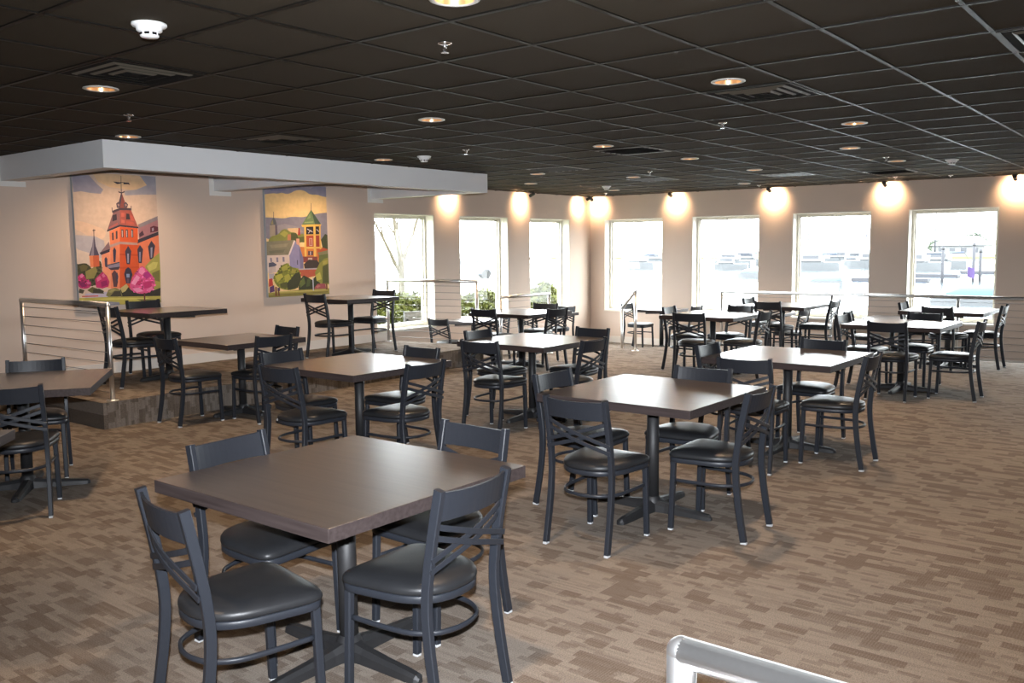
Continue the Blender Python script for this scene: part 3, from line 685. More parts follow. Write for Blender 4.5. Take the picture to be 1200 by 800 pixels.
# ------------------------------------------------------------------ the two wall canvases
# painted shapes: (display colour, outline in sketch units); the sketch is squared up onto the flat canvas
import numpy as np
SKETCH_A = [
((222,196,170),[(80,200),(190,200),(190,360),(80,360)]),
((172,165,170),[(84,205),(104,205),(113,215),(121,222),(118,227),(106,226),(95,224),(86,225)]),
((236,202,158),[(108,203),(150,203),(170,208),(176,218),(165,224),(150,222),(128,219),(115,213)]),
((180,174,174),[(162,203),(185,203),(185,228),(165,228),(147,229),(145,224),(160,222),(172,217)]),
((233,200,168),[(86,258),(100,260),(115,266),(122,268),(125,275),(118,282),(104,277),(96,272),(87,268)]),
((196,186,182),[(87,275),(112,277),(122,282),(124,302),(105,302),(89,290)]),
((226,204,180),[(90,292),(104,296),(118,304),(118,314),(90,312)]),
((88,84,58),[(88,310),(94,309),(100,308),(105,311),(108,316),(112,308),(118,304),(120,316),(120,332),(104,336),(89,334)]),
((118,108,66),[(93,312),(98,309.5),(103,312),(101,317),(95,318)]),
((158,146,86),[(100,318),(108,314),(112,312),(114,318),(110,326),(101,327)]),
((214,112,72),[(104.5,299.5),(116,299),(116.5,312),(106,313)]),
((234,146,98),[(104.5,299.5),(109,299.3),(109.5,312.6),(106,313)]),
((96,86,100),[(109.5,276),(110.5,276),(112,288),(116.2,299),(104.3,299.6),(108,288)]),
((150,140,146),[(109.5,276),(110,276),(110,299.4),(106,299.5),(108.4,288)]),
((110,95,95),[(109.3,268.5),(110.3,268.5),(110.4,277),(109.6,277)]),
((120,100,90),[(108.4,269.5),(111.8,269),(111.6,270.4),(108.6,270.8)]),
((238,160,122),[(119,298),(129,294),(130,338),(122,336),(120,312)]),
((150,120,120),[(117,296.5),(127.5,283),(129,290),(129,293),(119,298.5)]),
((70,62,75),[(116.5,296),(128.5,291.6),(128.5,295),(118.5,298.7)]),
((230,138,98),[(158,286.5),(187,274.5),(187,322),(163,338),(163,287)]),
((176,128,128),[(161.5,263),(187,252.5),(187,270),(163,281)]),
((150,140,140),[(163,262.5),(187,252),(187,256.5),(163,267)]),
((110,60,70),[(176,266),(180,264.5),(186,266),(186,270.5),(176,272.5)]),
((170,160,165),[(178,267.5),(180,266.5),(180.3,270),(178.3,271)]),
((92,66,76),[(163,274),(167,270),(168.8,275),(163.5,278)]),
((70,64,74),[(155.5,283),(187,270.5),(187,274.8),(158,286.5)]),
((233,142,100),[(128,271),(140.3,265.5),(140.3,284),(129,287)]),
((218,104,56),[(140.3,265.5),(161.5,267.5),(161.5,284.5),(140.3,283)]),
((232,145,105),[(129,290),(140.3,286),(140.3,338),(130,338)]),
((214,98,50),[(140.3,286),(163,287),(163,338),(140.3,338)]),
((196,84,44),[(140.3,297),(163,298),(163,300),(140.3,299)]),
((200,88,46),[(140.3,313),(163,312),(163,314),(140.3,315)]),
((186,160,150),[(129,287),(140.3,283),(161,284.5),(161,287),(140.3,286),(129,290)]),
((150,110,108),[(132.5,249),(140.5,245.5),(140.5,263.5),(125.5,269.8)]),
((176,98,84),[(140.5,245.5),(153.5,246),(161.8,266),(140.5,263.5)]),
((205,112,92),[(142,249),(146,249),(145.5,254),(142,254)]),((200,104,86),[(152.5,252),(155,253),(157.5,259),(153.5,258)]),((206,116,96),[(142,257),(146,258),(146,261.5),(142,261)]),((190,110,100),[(128,266),(138,260.5),(138,263),(128,268)]),((198,104,84),[(148,259),(156,260),(158,263.5),(148,262.5)]),
((70,62,70),[(132,252),(136.5,250.8),(137,257.5),(131.6,259.4)]),
((66,58,66),[(148,250),(151.4,250.5),(152.4,257),(147.5,257)]),
((72,62,72),[(125.3,269.6),(140.5,263.2),(162,265.8),(162,267.5),(140.5,265.4),(125.5,271.5)]),
((88,74,82),[(131.8,246.8),(140.3,243.4),(153.6,243.8),(154,246.4),(140.4,246.2),(131.8,249.6)]),
((128,116,112),[(130.6,243),(131.6,243),(132.2,249),(131.2,249)]),((128,116,112),[(153,241),(154,241),(154.2,246.5),(153.2,246.5)]),
((150,88,80),[(142.2,225),(149,243.6),(137.8,243.6)]),
((96,84,92),[(142.2,224),(143,226),(141.8,236),(140,243.6),(137.4,243.6)]),
((104,92,98),[(136,238.5),(138.5,236.5),(141,239),(140.6,243),(137,243.4)]),((178,150,140),[(137.4,239.5),(139,238.6),(140,240.5),(138.6,242)]),
((104,92,98),[(144.8,238.5),(147.5,236.5),(150,239.5),(149,243),(145.4,243.4)]),((184,150,138),[(146.3,239.5),(147.6,238.6),(148.7,240.4),(147.4,242)]),
((60,58,70),[(141.4,206),(141.9,206),(142.5,226),(141.7,226)]),
((56,56,72),[(132.3,212.6),(139,213.4),(141.5,213.6),(141.5,214.6),(139.4,215.4),(137,215.6)]),
((56,56,72),[(144.6,213.8),(151,214),(152.2,217),(150.4,215.8),(144.6,215.8)]),((56,56,72),[(141,213.3),(146,213.5),(146,214.1),(141,214.1)]),
((80,70,76),[(138.4,223.8),(142.2,225.4),(146.4,223.6),(145.6,225.4),(142.4,226.6),(139,225.6)]),
]
for x in (142,147.2,153.4): SKETCH_A += [((92,76,80),[(x,268.6),(x+2.6,268.8),(x+2.8,278.3),(x+.2,278)]),((206,194,184),[(x+.7,270),(x+1.6,270),(x+1.8,277.6),(x+.9,277.6)])]
SKETCH_A += [((92,76,80),[(131,273),(133,272),(133.3,281),(131.4,281.5)]),((92,76,80),[(135.5,271),(137.5,270),(137.7,279.5),(135.8,280)]),
((74,68,84),[(146.4,294.5),(150,287.8),(153.8,294),(152.2,309.6),(148.3,309.4)]),((160,160,175),[(149,297),(151,297),(150.8,308),(149.2,308)]),
((74,68,84),[(160.8,292.4),(163.8,286.8),(167.6,292),(166,308.3),(162.3,308)]),((150,150,168),[(163,295),(164.8,295),(164.6,306.5),(163.1,306.5)]),
((72,66,80),[(173.3,289),(177.3,281.8),(181.7,287.8),(179.5,303),(175.5,304)]),((165,160,172),[(176.4,290),(178.6,289.6),(178.2,301.5),(176.6,302)]),
((74,68,86),[(132.1,293.4),(134,289.3),(136,293.2),(135.3,307),(133,307)]),((86,76,92),[(122.3,303.2),(124,300.8),(125.8,303),(125.7,313.4),(123.1,312.4)]),
((150,140,152),[(125,310.5),(140,307),(140.5,312.8),(127,314.4)]),((82,72,82),[(127,314.2),(140.6,312.2),(139,315.8),(130,316.4)]),((90,82,92),[(125.4,310.2),(140,306.6),(140,308),(125.4,311.4)]),
((70,64,80),[(145.3,321),(147,315.4),(150,313),(153.2,315),(155.2,321.6),(152.4,332),(147.8,332)]),((152,164,186),[(148,320.8),(151.8,320.8),(151.8,325),(148.2,325)]),((112,86,100),[(148.4,326),(151.4,326),(151.2,332),(148.6,332)]),
((104,72,74),[(130.8,320.6),(134,316.2),(136.5,319),(138.2,330),(137,336),(133,336)]),((74,72,88),[(135.6,320.6),(137.4,319),(138.6,324),(137.6,330.4),(136,330)]),
((176,168,88),[(170,312),(178,303),(188,295),(188,338),(176,340),(172,325)]),((206,196,112),[(172,312),(179,307),(185,307),(183,314),(175,318)]),((134,128,70),[(178,320),(187,316),(187,330),(180,328)]),
((186,58,110),[(90.5,325),(95,319.6),(98.5,322),(101,328),(106,329),(107.4,333),(104,338),(96,338.4),(91,335)]),((226,140,168),[(93,323),(96,320.4),(98,323),(95,326)]),((214,110,150),[(101,330),(105,330),(106,333),(102,333)]),((140,44,96),[(92,331),(98,330),(102,335),(96,337)]),
((196,60,112),[(111.3,327),(116,322),(120,318.2),(125,323),(128.2,330),(127,335.6),(120,338),(112.6,336.6)]),((224,120,150),[(113,326),(117,323),(119,327),(114,330)]),((160,44,100),[(118,330),(125,328),(126,334),(119,336)]),((224,128,156),[(119,322),(121.5,320),(123.5,324),(120.5,325)]),
((196,186,196),[(100,344),(125,341.6),(128,348.5),(99,348.5)]),((90,82,66),[(93,338),(99,340),(97,344),(92,343)]),((112,106,60),[(102,340),(108,336),(114,338),(120,340),(122,344),(108,343.5)]),((70,66,52),[(109,339),(116,338),(122,341),(120,343.4),(109,343)]),
((206,100,80),[(96,346.6),(115,346),(115,347.3),(96,348)]),
((66,62,50),[(141,338),(148,334),(154,340),(163,344),(180,340),(188,337),(188,349),(142,350)]),((198,180,122),[(141,337.4),(148,332.5),(150.4,336),(147,341),(143,343)]),
((140,132,84),[(124,346),(127,339.4),(135,336.8),(141,339.5),(143.4,347),(128,348.5)]),((82,76,58),[(129,347),(134,341),(141,341),(142.4,347.4)]),((166,156,100),[(126.4,342),(132,338.4),(136,339),(130,343)]),
((190,178,92),[(86,349.4),(130,347.7),(188,346.7),(189,360),(86,360)]),((214,200,110),[(110,350),(140,349),(176,349),(170,350.6),(120,351)]),((120,112,66),[(160,350.4),(188,351),(188,354),(166,353)]),
((150,150,156),[(86,352),(112,352.4),(140,354),(140,360),(86,360)]),
((222,98,142),[(166,311.3),(163,314),(159,319),(155,326),(151.4,334.2),(154,341),(163,344.2),(172,343.7),(179,340),(182.3,332),(180.2,325),(175,319),(170,314)]),
((186,60,134),[(168,320),(173,317.6),(177.4,323),(171,327.4)]),((204,62,112),[(157,330.4),(166,328),(164,333.4),(157,333.6)]),((200,60,116),[(167,331),(177,329),(178,336),(169,338)]),((240,160,186),[(153.4,332),(160,322),(164,325),(158,334)]),((238,150,180),[(164,314),(167,313),(170,318),(166,322),(162,319)]),((238,156,182),[(155,338),(163,337),(168,341),(160,342.6)]),((232,130,164),[(172,339),(178,335),(179,339),(174,342)]),
((120,60,60),[(168.2,343),(170,343),(170.2,353.4),(168.6,353.4)]),
]
SKETCH_B = [
((247,213,152),[(300,205),(395,205),(395,360),(300,360)]),
((164,158,168),[(305,205),(390,205),(390,231.5),(381.5,230.7),(377,230),(372,228),(363,228),(358,224),(353,222.5),(346,223),(341,226),(336,227.5),(330,225.5),(325,227),(320,226),(305,228.6)]),
((186,176,178),[(340,214),(356,214),(370,217),(364,221),(350,219)]),((150,146,166),[(314,219),(326,218),(336,222),(330,224),(318,224)]),
((152,146,152),[(305,254.3),(322,255),(333,256),(340,254),(348,254),(356,254.5),(370,250.5),(377,249.5),(390,248.6),(390,284),(305,284)]),
((168,158,158),[(318,266),(334,262),(350,266),(356,272),(330,276)]),
((176,160,140),[(316,263.6),(324.2,263.2),(324.6,277),(316.2,277)]),((120,108,116),[(322.3,263.2),(324.8,263.4),(325.4,277),(322.8,277)]),((108,112,112),[(316.6,263.8),(317.8,259.4),(320.6,254.3),(323,258),(324.4,263)]),((160,150,110),[(317.6,261),(319.6,257),(320.6,262.8),(317.6,263)]),((120,110,110),[(320.3,248),(320.8,248),(321,255),(320.3,255)]),
((232,196,150),[(337,267.5),(349,267),(352,271),(349,275.5),(338,274.5)]),
((150,150,80),[(326,275),(330,269),(336,268),(340,272),(346,272),(350,276),(356,272),(358,286),(314,286),(316,277)]),((96,100,58),[(341,273),(347,273),(350,279),(346,283),(341,281)]),((182,174,88),[(328,274),(333,270),(338,273),(334,278)]),((110,112,62),[(349,278),(357,277),(358,284),(348,283)]),
((206,140,100),[(337,274.5),(341,274.5),(341,283),(337,283)]),((190,70,60),[(349.8,267),(351.4,267),(352,275.6),(349,275.6)]),
((222,140,70),[(350,289),(377,290),(376,309),(350,307)]),((196,100,60),[(371,290),(384,289),(385,300),(373,302)]),((84,88,56),[(376,281),(381,274),(388,277),(388,293),(378,290)]),
((60,50,50),[(358,265.3),(375,264.8),(375,275),(358.4,275.4)]),((190,90,60),[(358,275),(369,275),(369.5,290),(358.5,290)]),((176,82,60),[(369.6,275),(374.6,275),(375,290),(370,290)]),((222,190,170),[(362.4,279),(366,279),(366.2,288),(362.6,288)]),((196,116,96),[(363,279.6),(365.4,279.6),(365.6,287.4),(363.2,287.4)]),
((214,204,196),[(360,267.6),(366.4,271.3),(366.4,272.3),(360,268.8)]),((200,190,186),[(361,273),(364,269),(364.6,269.6),(361.6,273.6)]),((206,196,190),[(371,268),(374,271),(373.6,271.8),(370.8,269)]),
((238,196,104),[(356.4,265.3),(358.6,265.3),(359.5,306),(357,306)]),((240,198,106),[(367.2,265),(369.7,265),(370.6,305),(368,305)]),((232,184,96),[(373.9,265),(375.6,265),(376.2,292),(374.6,292)]),
((236,190,100),[(356.2,289),(377.4,289),(377.4,291),(356.8,291.5)]),((228,180,94),[(357.6,274.6),(375.4,274.3),(375.4,275.6),(357.6,276)]),
((110,80,80),[(361,294),(367,294),(367,299),(361,299)]),((220,200,190),[(363.4,294.6),(364.4,294.6),(364.4,298.6),(363.4,298.6)]),((150,80,70),[(354,300.5),(372,300.5),(372,307),(354,307)]),((214,180,160),[(361,302),(366,302),(366,306),(361,306)]),
((126,146,100),[(364.5,245.6),(376.4,263),(353.3,263.8)]),((84,104,84),[(364.7,245.8),(376.4,263),(369.2,263.2)]),((152,166,116),[(361,254),(363.4,250),(364,255),(360,257)]),((164,176,120),[(357,260),(367,259.4),(367.4,260.6),(356.4,261.4)]),((100,96,100),[(364.3,238),(364.8,238),(365,247),(364.2,247)]),
((236,190,96),[(353.2,263.4),(376.6,262.6),(375.8,265),(354,265.9)]),
((120,124,70),[(374,297.5),(390,296),(390,314),(373,314)]),((150,140,100),[(372,296),(384,293),(386,297),(374,299)]),
((146,138,112),[(312,283),(345.5,281),(338.5,298.6),(312,299.4)]),((162,152,122),[(316,287),(338,285),(336,289),(318,291)]),((130,124,100),[(315,294),(334,292),(332,296),(316,297)]),
((226,204,186),[(312,299.2),(339,298.5),(340,318),(312,320)]),
((150,140,150),[(316.5,302),(318.5,302),(318.8,307),(317,307)]),((150,140,150),[(323.5,301.5),(326,301.5),(326.3,307),(324,307)]),((150,140,150),[(331,301),(333.3,301),(333.6,306.5),(331.3,306.8)]),
((158,150,174),[(345.5,282),(351,288),(355.5,303),(355.9,315),(340,315),(339,298)]),((136,126,150),[(350,287),(355.5,303),(355.9,315),(352,315),(351,300)]),((96,90,104),[(348,304.6),(349,304.6),(349.2,310),(348.2,310)]),((230,212,200),[(344.3,281.6),(346.2,281.8),(339.7,298.7),(337.8,298.7)]),
((226,170,140),[(347,279.5),(350.8,279.5),(351,287.6),(347.5,286)]),
((96,96,110),[(315,308),(320,307),(324.6,310),(322,312),(315,313)]),((206,186,172),[(315,313),(323,312),(323,319),(315,321)]),((190,180,176),[(315,321),(322,320),(320,328),(316,329)]),
((80,66,56),[(356,309.4),(362,304),(372,305),(374.4,309),(372,314.6),(357,314.6)]),
((196,104,72),[(349,316),(373,315),(370,323),(358,326),(350,322)]),((190,176,170),[(349,314.8),(373,313.8),(373,315.4),(349,316.2)]),
((70,74,46),[(350,329),(356,322.5),(361,325),(366,328),(371,322),(376,330),(374,339),(350,340)]),((112,122,60),[(351,331),(356,324.4),(358,332),(352,337)]),((94,104,56),[(360,327),(364,327),(363,335),(359,336)]),
((142,142,58),[(320,325.4),(323,321),(326,317),(330,310.5),(337,308),(341,313),(349,314),(352,320),(353.4,328),(349,337.4),(342,340),(330,339),(323,333.6)]),
((74,74,44),[(341,326),(346,320),(351,318.6),(353,327),(349,337),(338,339.6),(335,333)]),((194,184,82),[(322,324),(329,319),(332,324),(325,331)]),((178,172,78),[(330,313),(336.6,309.6),(337,316),(330,318)]),((184,176,78),[(333,323),(339,321),(341,327),(334,330)]),((102,102,50),[(328,332),(336,330),(337,337),(329,337)]),((110,110,52),[(326,318),(331,316.6),(331,320),(326,321.6)]),((170,160,74),[(342,315),(347,316),(346,320),(341,320)]),
((156,152,70),[(369,319),(374,309),(380,303),(390,300),(390,333),(378,333),(371,329)]),((200,188,90),[(370,322),(375,318.6),(377,327),(371,329)]),((102,102,52),[(378,312),(388,307),(388,331),(378,332)]),((182,170,84),[(378,306),(384,304),(383,309),(378,310)]),
((176,96,96),[(368.3,337),(372,332.4),(381,332),(382,338.4),(369,339)]),((202,130,120),[(370,335.6),(373,333.6),(376,335),(372,337.4)]),
((170,156,78),[(312,343.4),(350,339.6),(390,337.4),(390,360),(312,360)]),((206,190,110),[(322,341.6),(350,340.6),(384,338.8),(384,340),(350,341.8),(322,343)]),((126,116,62),[(320,345),(384,341.4),(384,342.2),(320,346)]),((150,138,70),[(312,346),(390,343),(390,350),(312,350)]),
((110,70,110),[(316,336.4),(321,334),(322,341.4),(316,343)]),((200,80,60),[(315,327),(319,326),(320,334.4),(315,336)]),((96,70,104),[(325,337),(328,337),(328,341),(325,341)]),((130,76,50),[(322.4,336),(324.2,336),(324.6,346.6),(322.4,346.8)]),((126,80,56),[(325.6,340),(327,340),(328,346.4),(326,346.6)]),((140,90,60),[(381.6,332),(383.4,332),(384,339),(382,339.4)]),
((204,200,200),[(366,325),(367.1,325),(367.8,340.4),(366.6,340.4)]),
]
def clip(poly):
    def cl(P,f,inter):
        o=[]
        for i in range(len(P)):
            a,b=P[i-1],P[i]
            if f(b):
                if not f(a): o.append(inter(a,b))
                o.append(b)
            elif f(a): o.append(inter(a,b))
        return o
    for ax,val,sg in((0,0,1),(0,1,-1),(1,0,1),(1,1,-1)):
        def f(p): return (p[ax]-val)*sg>=0
        def it(a,b):
            t=(val-a[ax])/(b[ax]-a[ax]); q=[a[0]+t*(b[0]-a[0]),a[1]+t*(b[1]-a[1])]; q[ax]=val; return tuple(q)
        poly=cl(poly,f,it)
        if not poly: return []
    return poly

def square_up(q):
    A, B = [], []
    for (x, y), (u, v) in zip(q, ((0, 0), (1, 0), (1, 1), (0, 1))):
        A += [[x, y, 1, 0, 0, 0, -u * x, -u * y], [0, 0, 0, x, y, 1, -v * x, -v * y]]; B += [u, v]
    h = np.append(np.linalg.solve(np.array(A), np.array(B)), 1).reshape(3, 3)
    def f(p):
        w_ = h @ np.array([p[0], p[1], 1]); return float(w_[0] / w_[2]), float(w_[1] / w_[2])
    return f
def canvas(name, lab, x0, x1, z0, z1, shapes, corners):
    r = thing(name, lab, 'painting', ((x0 + x1) / 2, WY, z0)); w, h = x1 - x0, z1 - z0; fit = square_up(corners)
    MB().box(-w / 2, w / 2, -0.049, -0.002, 0, h, 0, 0.003).build('stretched_canvas', M['canvas'], r)
    me = D.meshes.new('painted_face'); vs, fs, cols = [], [], []; rnd = random.Random(len(shapes)); todo = []
    for c, poly in shapes:
        if len(poly) >= 9:                     # soft rounded shapes: cut the corners, then dab the brush inside
            for _ in range(2): poly = [q for i in range(len(poly)) for q in ((0.75 * poly[i - 1][0] + 0.25 * poly[i][0], 0.75 * poly[i - 1][1] + 0.25 * poly[i][1]), (0.25 * poly[i - 1][0] + 0.75 * poly[i][0], 0.25 * poly[i - 1][1] + 0.75 * poly[i][1]))]
        todo.append((c, poly))
        if len(poly) >= 36 and c[1] < 190 and poly[0][1] > 300:
            xs, ys = [q[0] for q in poly], [q[1] for q in poly]
            for _ in range(int((max(xs) - min(xs)) * (max(ys) - min(ys)) * 0.16) + 8):
                px_, py_ = rnd.uniform(min(xs), max(xs)), rnd.uniform(min(ys), max(ys)); ins = False
                for i in range(len(poly)):
                    (ax, ay), (bx_, by_) = poly[i - 1], poly[i]
                    if (ay > py_) != (by_ > py_) and px_ < (bx_ - ax) * (py_ - ay) / (by_ - ay) + ax: ins = not ins
                if not ins: continue
                r1, r2, g = rnd.uniform(0.6, 2.0), rnd.uniform(0.5, 1.3), rnd.uniform(0.62, 1.42)
                todo.append((tuple(min(255, v * g) for v in c), [(px_ + r1 * math.cos(a * PI / 3 + g), py_ + r2 * math.sin(a * PI / 3 + g)) for a in range(6)]))
    for k, (c, poly) in enumerate(todo):
        uv = clip([fit(p) for p in poly])
        if len(uv) < 3: continue
        y = -0.0495 - 0.000012 * k; ids = []
        for u, v in uv: ids.append(len(vs)); vs.append(((u - 0.5) * w, y, v * h))
        fs.append(ids); cols.append(srgb(*[min(255, 255 * ((0.90 * v + 0.10 * w_) / 255) ** 1.28 * k_) for v, w_, k_ in zip(c, (196, 190, 190), (0.95, 0.97, 1.03))]))
    me.from_pydata(vs, [], fs); ca = me.color_attributes.new('Col', 'FLOAT_COLOR', 'CORNER'); i = 0
    for f, c in zip(fs, cols):
        for _ in f: ca.data[i].color = c; i += 1
    me.materials.append(M['paint']); o = D.objects.new('painted_face', me); COL.objects.link(o); o.parent = r
canvas('wall_painting', 'tall painting of a red brick tower with pink blossom trees', 4.80, 5.79, 1.04, 2.53, SKETCH_A, ((93.43, 359.56), (189.74, 354.0), (182.21, 206.76), (83.79, 200.8)))
canvas('wall_painting', 'tall painting of a green-roofed clock tower above a white house', 7.33, 8.37, 1.02, 2.53, SKETCH_B, ((314.84, 348.53), (385.93, 344.32), (381.96, 218.84), (309.66, 214.46)))


# ------------------------------------------------------------------ the world outside the windows
M['lawn'] = mat('grass_strip', (0.098, 0.121, 0.044, 1), 0.9, noise=0.3, nscale=25, bump=0.5, bscale=60)
M['pave'] = mat('pale_pavement', (0.257, 0.251, 0.238, 1), 0.85, noise=0.1, nscale=2, bump=0.2, bscale=40)
M['water'] = mat('harbour_water', (0.05, 0.06, 0.065, 1), 0.12, spec=0.6, noise=0.08, nscale=0.4, bump=0.6, bscale=1.5)
M['leafA'] = mat('shrub_leaf', (0.058, 0.066, 0.015, 1), 0.7, spec=0.1, noise=0.35, nscale=9)
M['leafB'] = mat('far_tree_leaf', (0.085, 0.10, 0.078, 1), 0.7, noise=0.3, nscale=0.8)
M['bark'] = mat('pale_bark', (0.060, 0.050, 0.032, 1), 0.8, noise=0.25, nscale=12, bump=0.5, bscale=60)
M['oldwood'] = mat('weathered_grey_wood', (0.053, 0.055, 0.053, 1), 0.8, noise=0.2, nscale=12, bump=0.4, bscale=80)
M['pile'] = mat('grey_piling_wood', (0.027, 0.027, 0.032, 1), 0.8, noise=0.25, nscale=6, bump=0.4, bscale=40)
M['hull'] = mat('white_gelcoat', (0.075, 0.078, 0.082, 1), 0.3, noise=0.03)
M['tarpblue'] = mat('bright_blue_tarp', (0.006, 0.045, 0.091, 1), 0.6, noise=0.15, nscale=4)
M['tarppale'] = mat('pale_teal_canvas', (0.033, 0.057, 0.071, 1), 0.7, noise=0.1, nscale=4)
M['navy'] = mat('navy_cover', (0.021, 0.032, 0.055, 1), 0.6, noise=0.15, nscale=4)
M['red'] = mat('red_stripe', (0.080, 0.012, 0.012, 1), 0.5, noise=0.1)
M['purple'] = mat('purple_cloth', (0.027, 0.012, 0.061, 1), 0.8, noise=0.1)
M['roofgrey'] = mat('pale_shingle', (0.055, 0.056, 0.058, 1), 0.8, noise=0.15, nscale=6)
M['siding'] = mat('white_siding', (0.085, 0.085, 0.085, 1), 0.7, noise=0.04)
M['glassdark'] = mat('dark_glazing', (0.019, 0.021, 0.027, 1), 0.2, noise=0.05)
M['tyre'] = mat('tyre_rubber', (0.012, 0.012, 0.012, 1), 0.8, noise=0.1)
M['carblue'] = mat('blue_car_paint', (0.12, 0.15, 0.20, 1), 0.3, noise=0.03, coat=0.6)
def st_box(name, m, *b): return struct(MB().box(*b).build(name, m))
st_box('ground_lawn', M['lawn'], -6, WX + 1.6, WY + TH, 15.5, -0.8, -0.32)
st_box('ground_pavement', M['pave'], -40, 300, 15.5, 420, -0.85, -0.34) if False else st_box('ground_pavement', M['pave'], -40, 47, 15.5, 160, -0.85, -0.34)
st_box('ground_quay', M['pave'], WX + TH, WX + 2.6, -60, 15.5, -0.85, -0.36)
st_box('ground_water', M['water'], WX + 2.6, 900, -500, 900, -2.0, -1.3)

def leaves(mb, c, rad, n, size, rnd):
    for _ in range(n):
        while True:
            p = Vector((rnd.uniform(-1, 1), rnd.uniform(-1, 1), rnd.uniform(-1, 1)))
            if 0.35 < p.length < 1: break
        p = p.normalized() * (p.length ** 0.4) * (0.86 + 0.2 * math.sin(p.x * 5 + p.z * 7 + c[0]) * math.sin(p.y * 6))
        q = Vector((c[0] + p.x * rad[0], c[1] + p.y * rad[1], c[2] + p.z * rad[2]))
        a = Vector((rnd.gauss(0, 1), rnd.gauss(0, 1), rnd.gauss(0, 1))).normalized(); b = a.cross(Vector((rnd.gauss(0, 1), rnd.gauss(0, 1), rnd.gauss(0, 1)))).normalized()
        s_ = size * rnd.uniform(0.6, 1.3)
        mb.add([q - a * s_, q + b * s_ * 0.45, q + a * s_, q - b * s_ * 0.45], [(0, 1, 2, 3)])
def shrub(x, y, rad, lab, seed):
    rnd = random.Random(seed); r = thing('shrub', lab, 'shrub', (x, y, -0.32), group='shrubs outside the left windows')
    mb = MB(); leaves(mb, (0, 0, 0.62), rad, 4800, 0.055, rnd); mb.build('foliage', M['leafA'], r)
    mb = MB()
    for k in range(7):
        a = rnd.uniform(0, 2 * PI); d = rnd.uniform(0.3, 0.6)
        mb.tube(catmull([(0.1 * math.cos(a), 0.06 * math.sin(a), 0), (rad[0] * d * 0.5 * math.cos(a), rad[1] * d * 0.5 * math.sin(a), 0.4), (rad[0] * d * math.cos(a), rad[1] * d * math.sin(a), 0.95)], 3), 0.012, 6)
    mb.build('stems', M['bark'], r)
shrub(11.30, 11.42, (1.15, 0.50, 0.60), 'leafy green shrub seen low through the first left window', 1)
shrub(13.55, 11.55, (0.95, 0.50, 0.56), 'leafy green shrub seen low through the second left window', 2)
shrub(15.75, 11.60, (0.66, 0.50, 0.64), 'leafy green shrub seen low through the third left window', 3)
r = thing('plank_bench', 'low weathered grey plank bench before the shrub outside the first window', 'bench', (11.0, 10.70, -0.32))
for z, y in ((0.40, 0.0), (0.70, 0.05)):
    for k in range(2): MB().box(-0.36, 0.36, y - 0.02 + k * 0.001, y + 0.02, z + k * 0.11, z + 0.10 + k * 0.11, 0, 0.006).build('plank', M['oldwood'], r)
for x in (-0.30, 0.30): MB().box(x - 0.03, x + 0.03, 0.03, 0.08, 0, 0.90, 0, 0.006).build('post', M['oldwood'], r)
# bare multi-stem tree
r = thing('bare_tree', 'bare multi-stemmed tree seen through the first left window', 'tree', (12.83, 13.0, -0.32))
rnd = random.Random(11)
def limb(mb, p, d, L, rad, depth):
    d = d.normalized(); pts = [p]
    for k in range(5):
        d = (d + Vector((rnd.gauss(0, 0.09), rnd.gauss(0, 0.09), 0.05))).normalized(); pts.append(pts[-1] + d * L / 5)
    for i in range(len(pts) - 1):
        r0, r1 = rad * (1 - 0.13 * i), rad * (1 - 0.13 * (i + 1))
        a = (pts[i + 1] - pts[i]).normalized(); u = a.cross(Vector((0.3, 1, 0.1))).normalized(); v = a.cross(u); n = 7
        vs = [pts[i] + (u * math.cos(2 * PI * q / n) + v * math.sin(2 * PI * q / n)) * r0 for q in range(n)] + [pts[i + 1] + (u * math.cos(2 * PI * q / n) + v * math.sin(2 * PI * q / n)) * r1 for q in range(n)]
        mb.add(vs, [(q, (q + 1) % n, n + (q + 1) % n, n + q) for q in range(n)], 0, True)
    if depth > 0:
        for i in (2, 3, 4, 5):
            if rnd.random() < 0.8:
                s_ = Vector((rnd.gauss(0, 0.6), rnd.gauss(0, 0.35), 0.25)); limb(mb, pts[i], d + s_, L * rnd.uniform(0.45, 0.7), rad * (1 - 0.13 * i) * 0.55, depth - 1)
mb = MB(); mb.tube(catmull([(0, 0, 0), (0.01, 0, 0.6), (0.0, 0, 1.2), (-0.02, 0, 1.80)], 4), 0.065, 10); mb.build('trunk', M['bark'], r)
for k, (d, L, rad) in enumerate(((Vector((-0.55, 0.1, 1)), 1.3, 0.048), (Vector((-0.2, 0.0, 1)), 1.7, 0.052), (Vector((0.55, 0, 1)), 1.6, 0.050), (Vector((0.08, 0.2, 1)), 1.5, 0.042))):
    mb = MB(); limb(mb, Vector((-0.01 + 0.02 * (k - 1.5), 0, 1.5 + 0.08 * k)), d, L, rad, 2); mb.build('branch', M['bark'], r)
r = thing('bare_sapling', 'thin bare sapling seen through the second left window', 'tree', (14.05, 13.1, -0.32))
mb = MB(); limb(mb, Vector((0, 0, 0)), Vector((-0.05, 0, 1)), 1.8, 0.03, 0); mb.build('trunk', M['bark'], r)
for k in range(3): mb = MB(); limb(mb, Vector((-0.04, 0, 1.0 + 0.3 * k)), Vector((0.5 if k % 2 else -0.5, 0.1, 0.9)), 0.9, 0.014, 1); mb.build('branch', M['bark'], r)
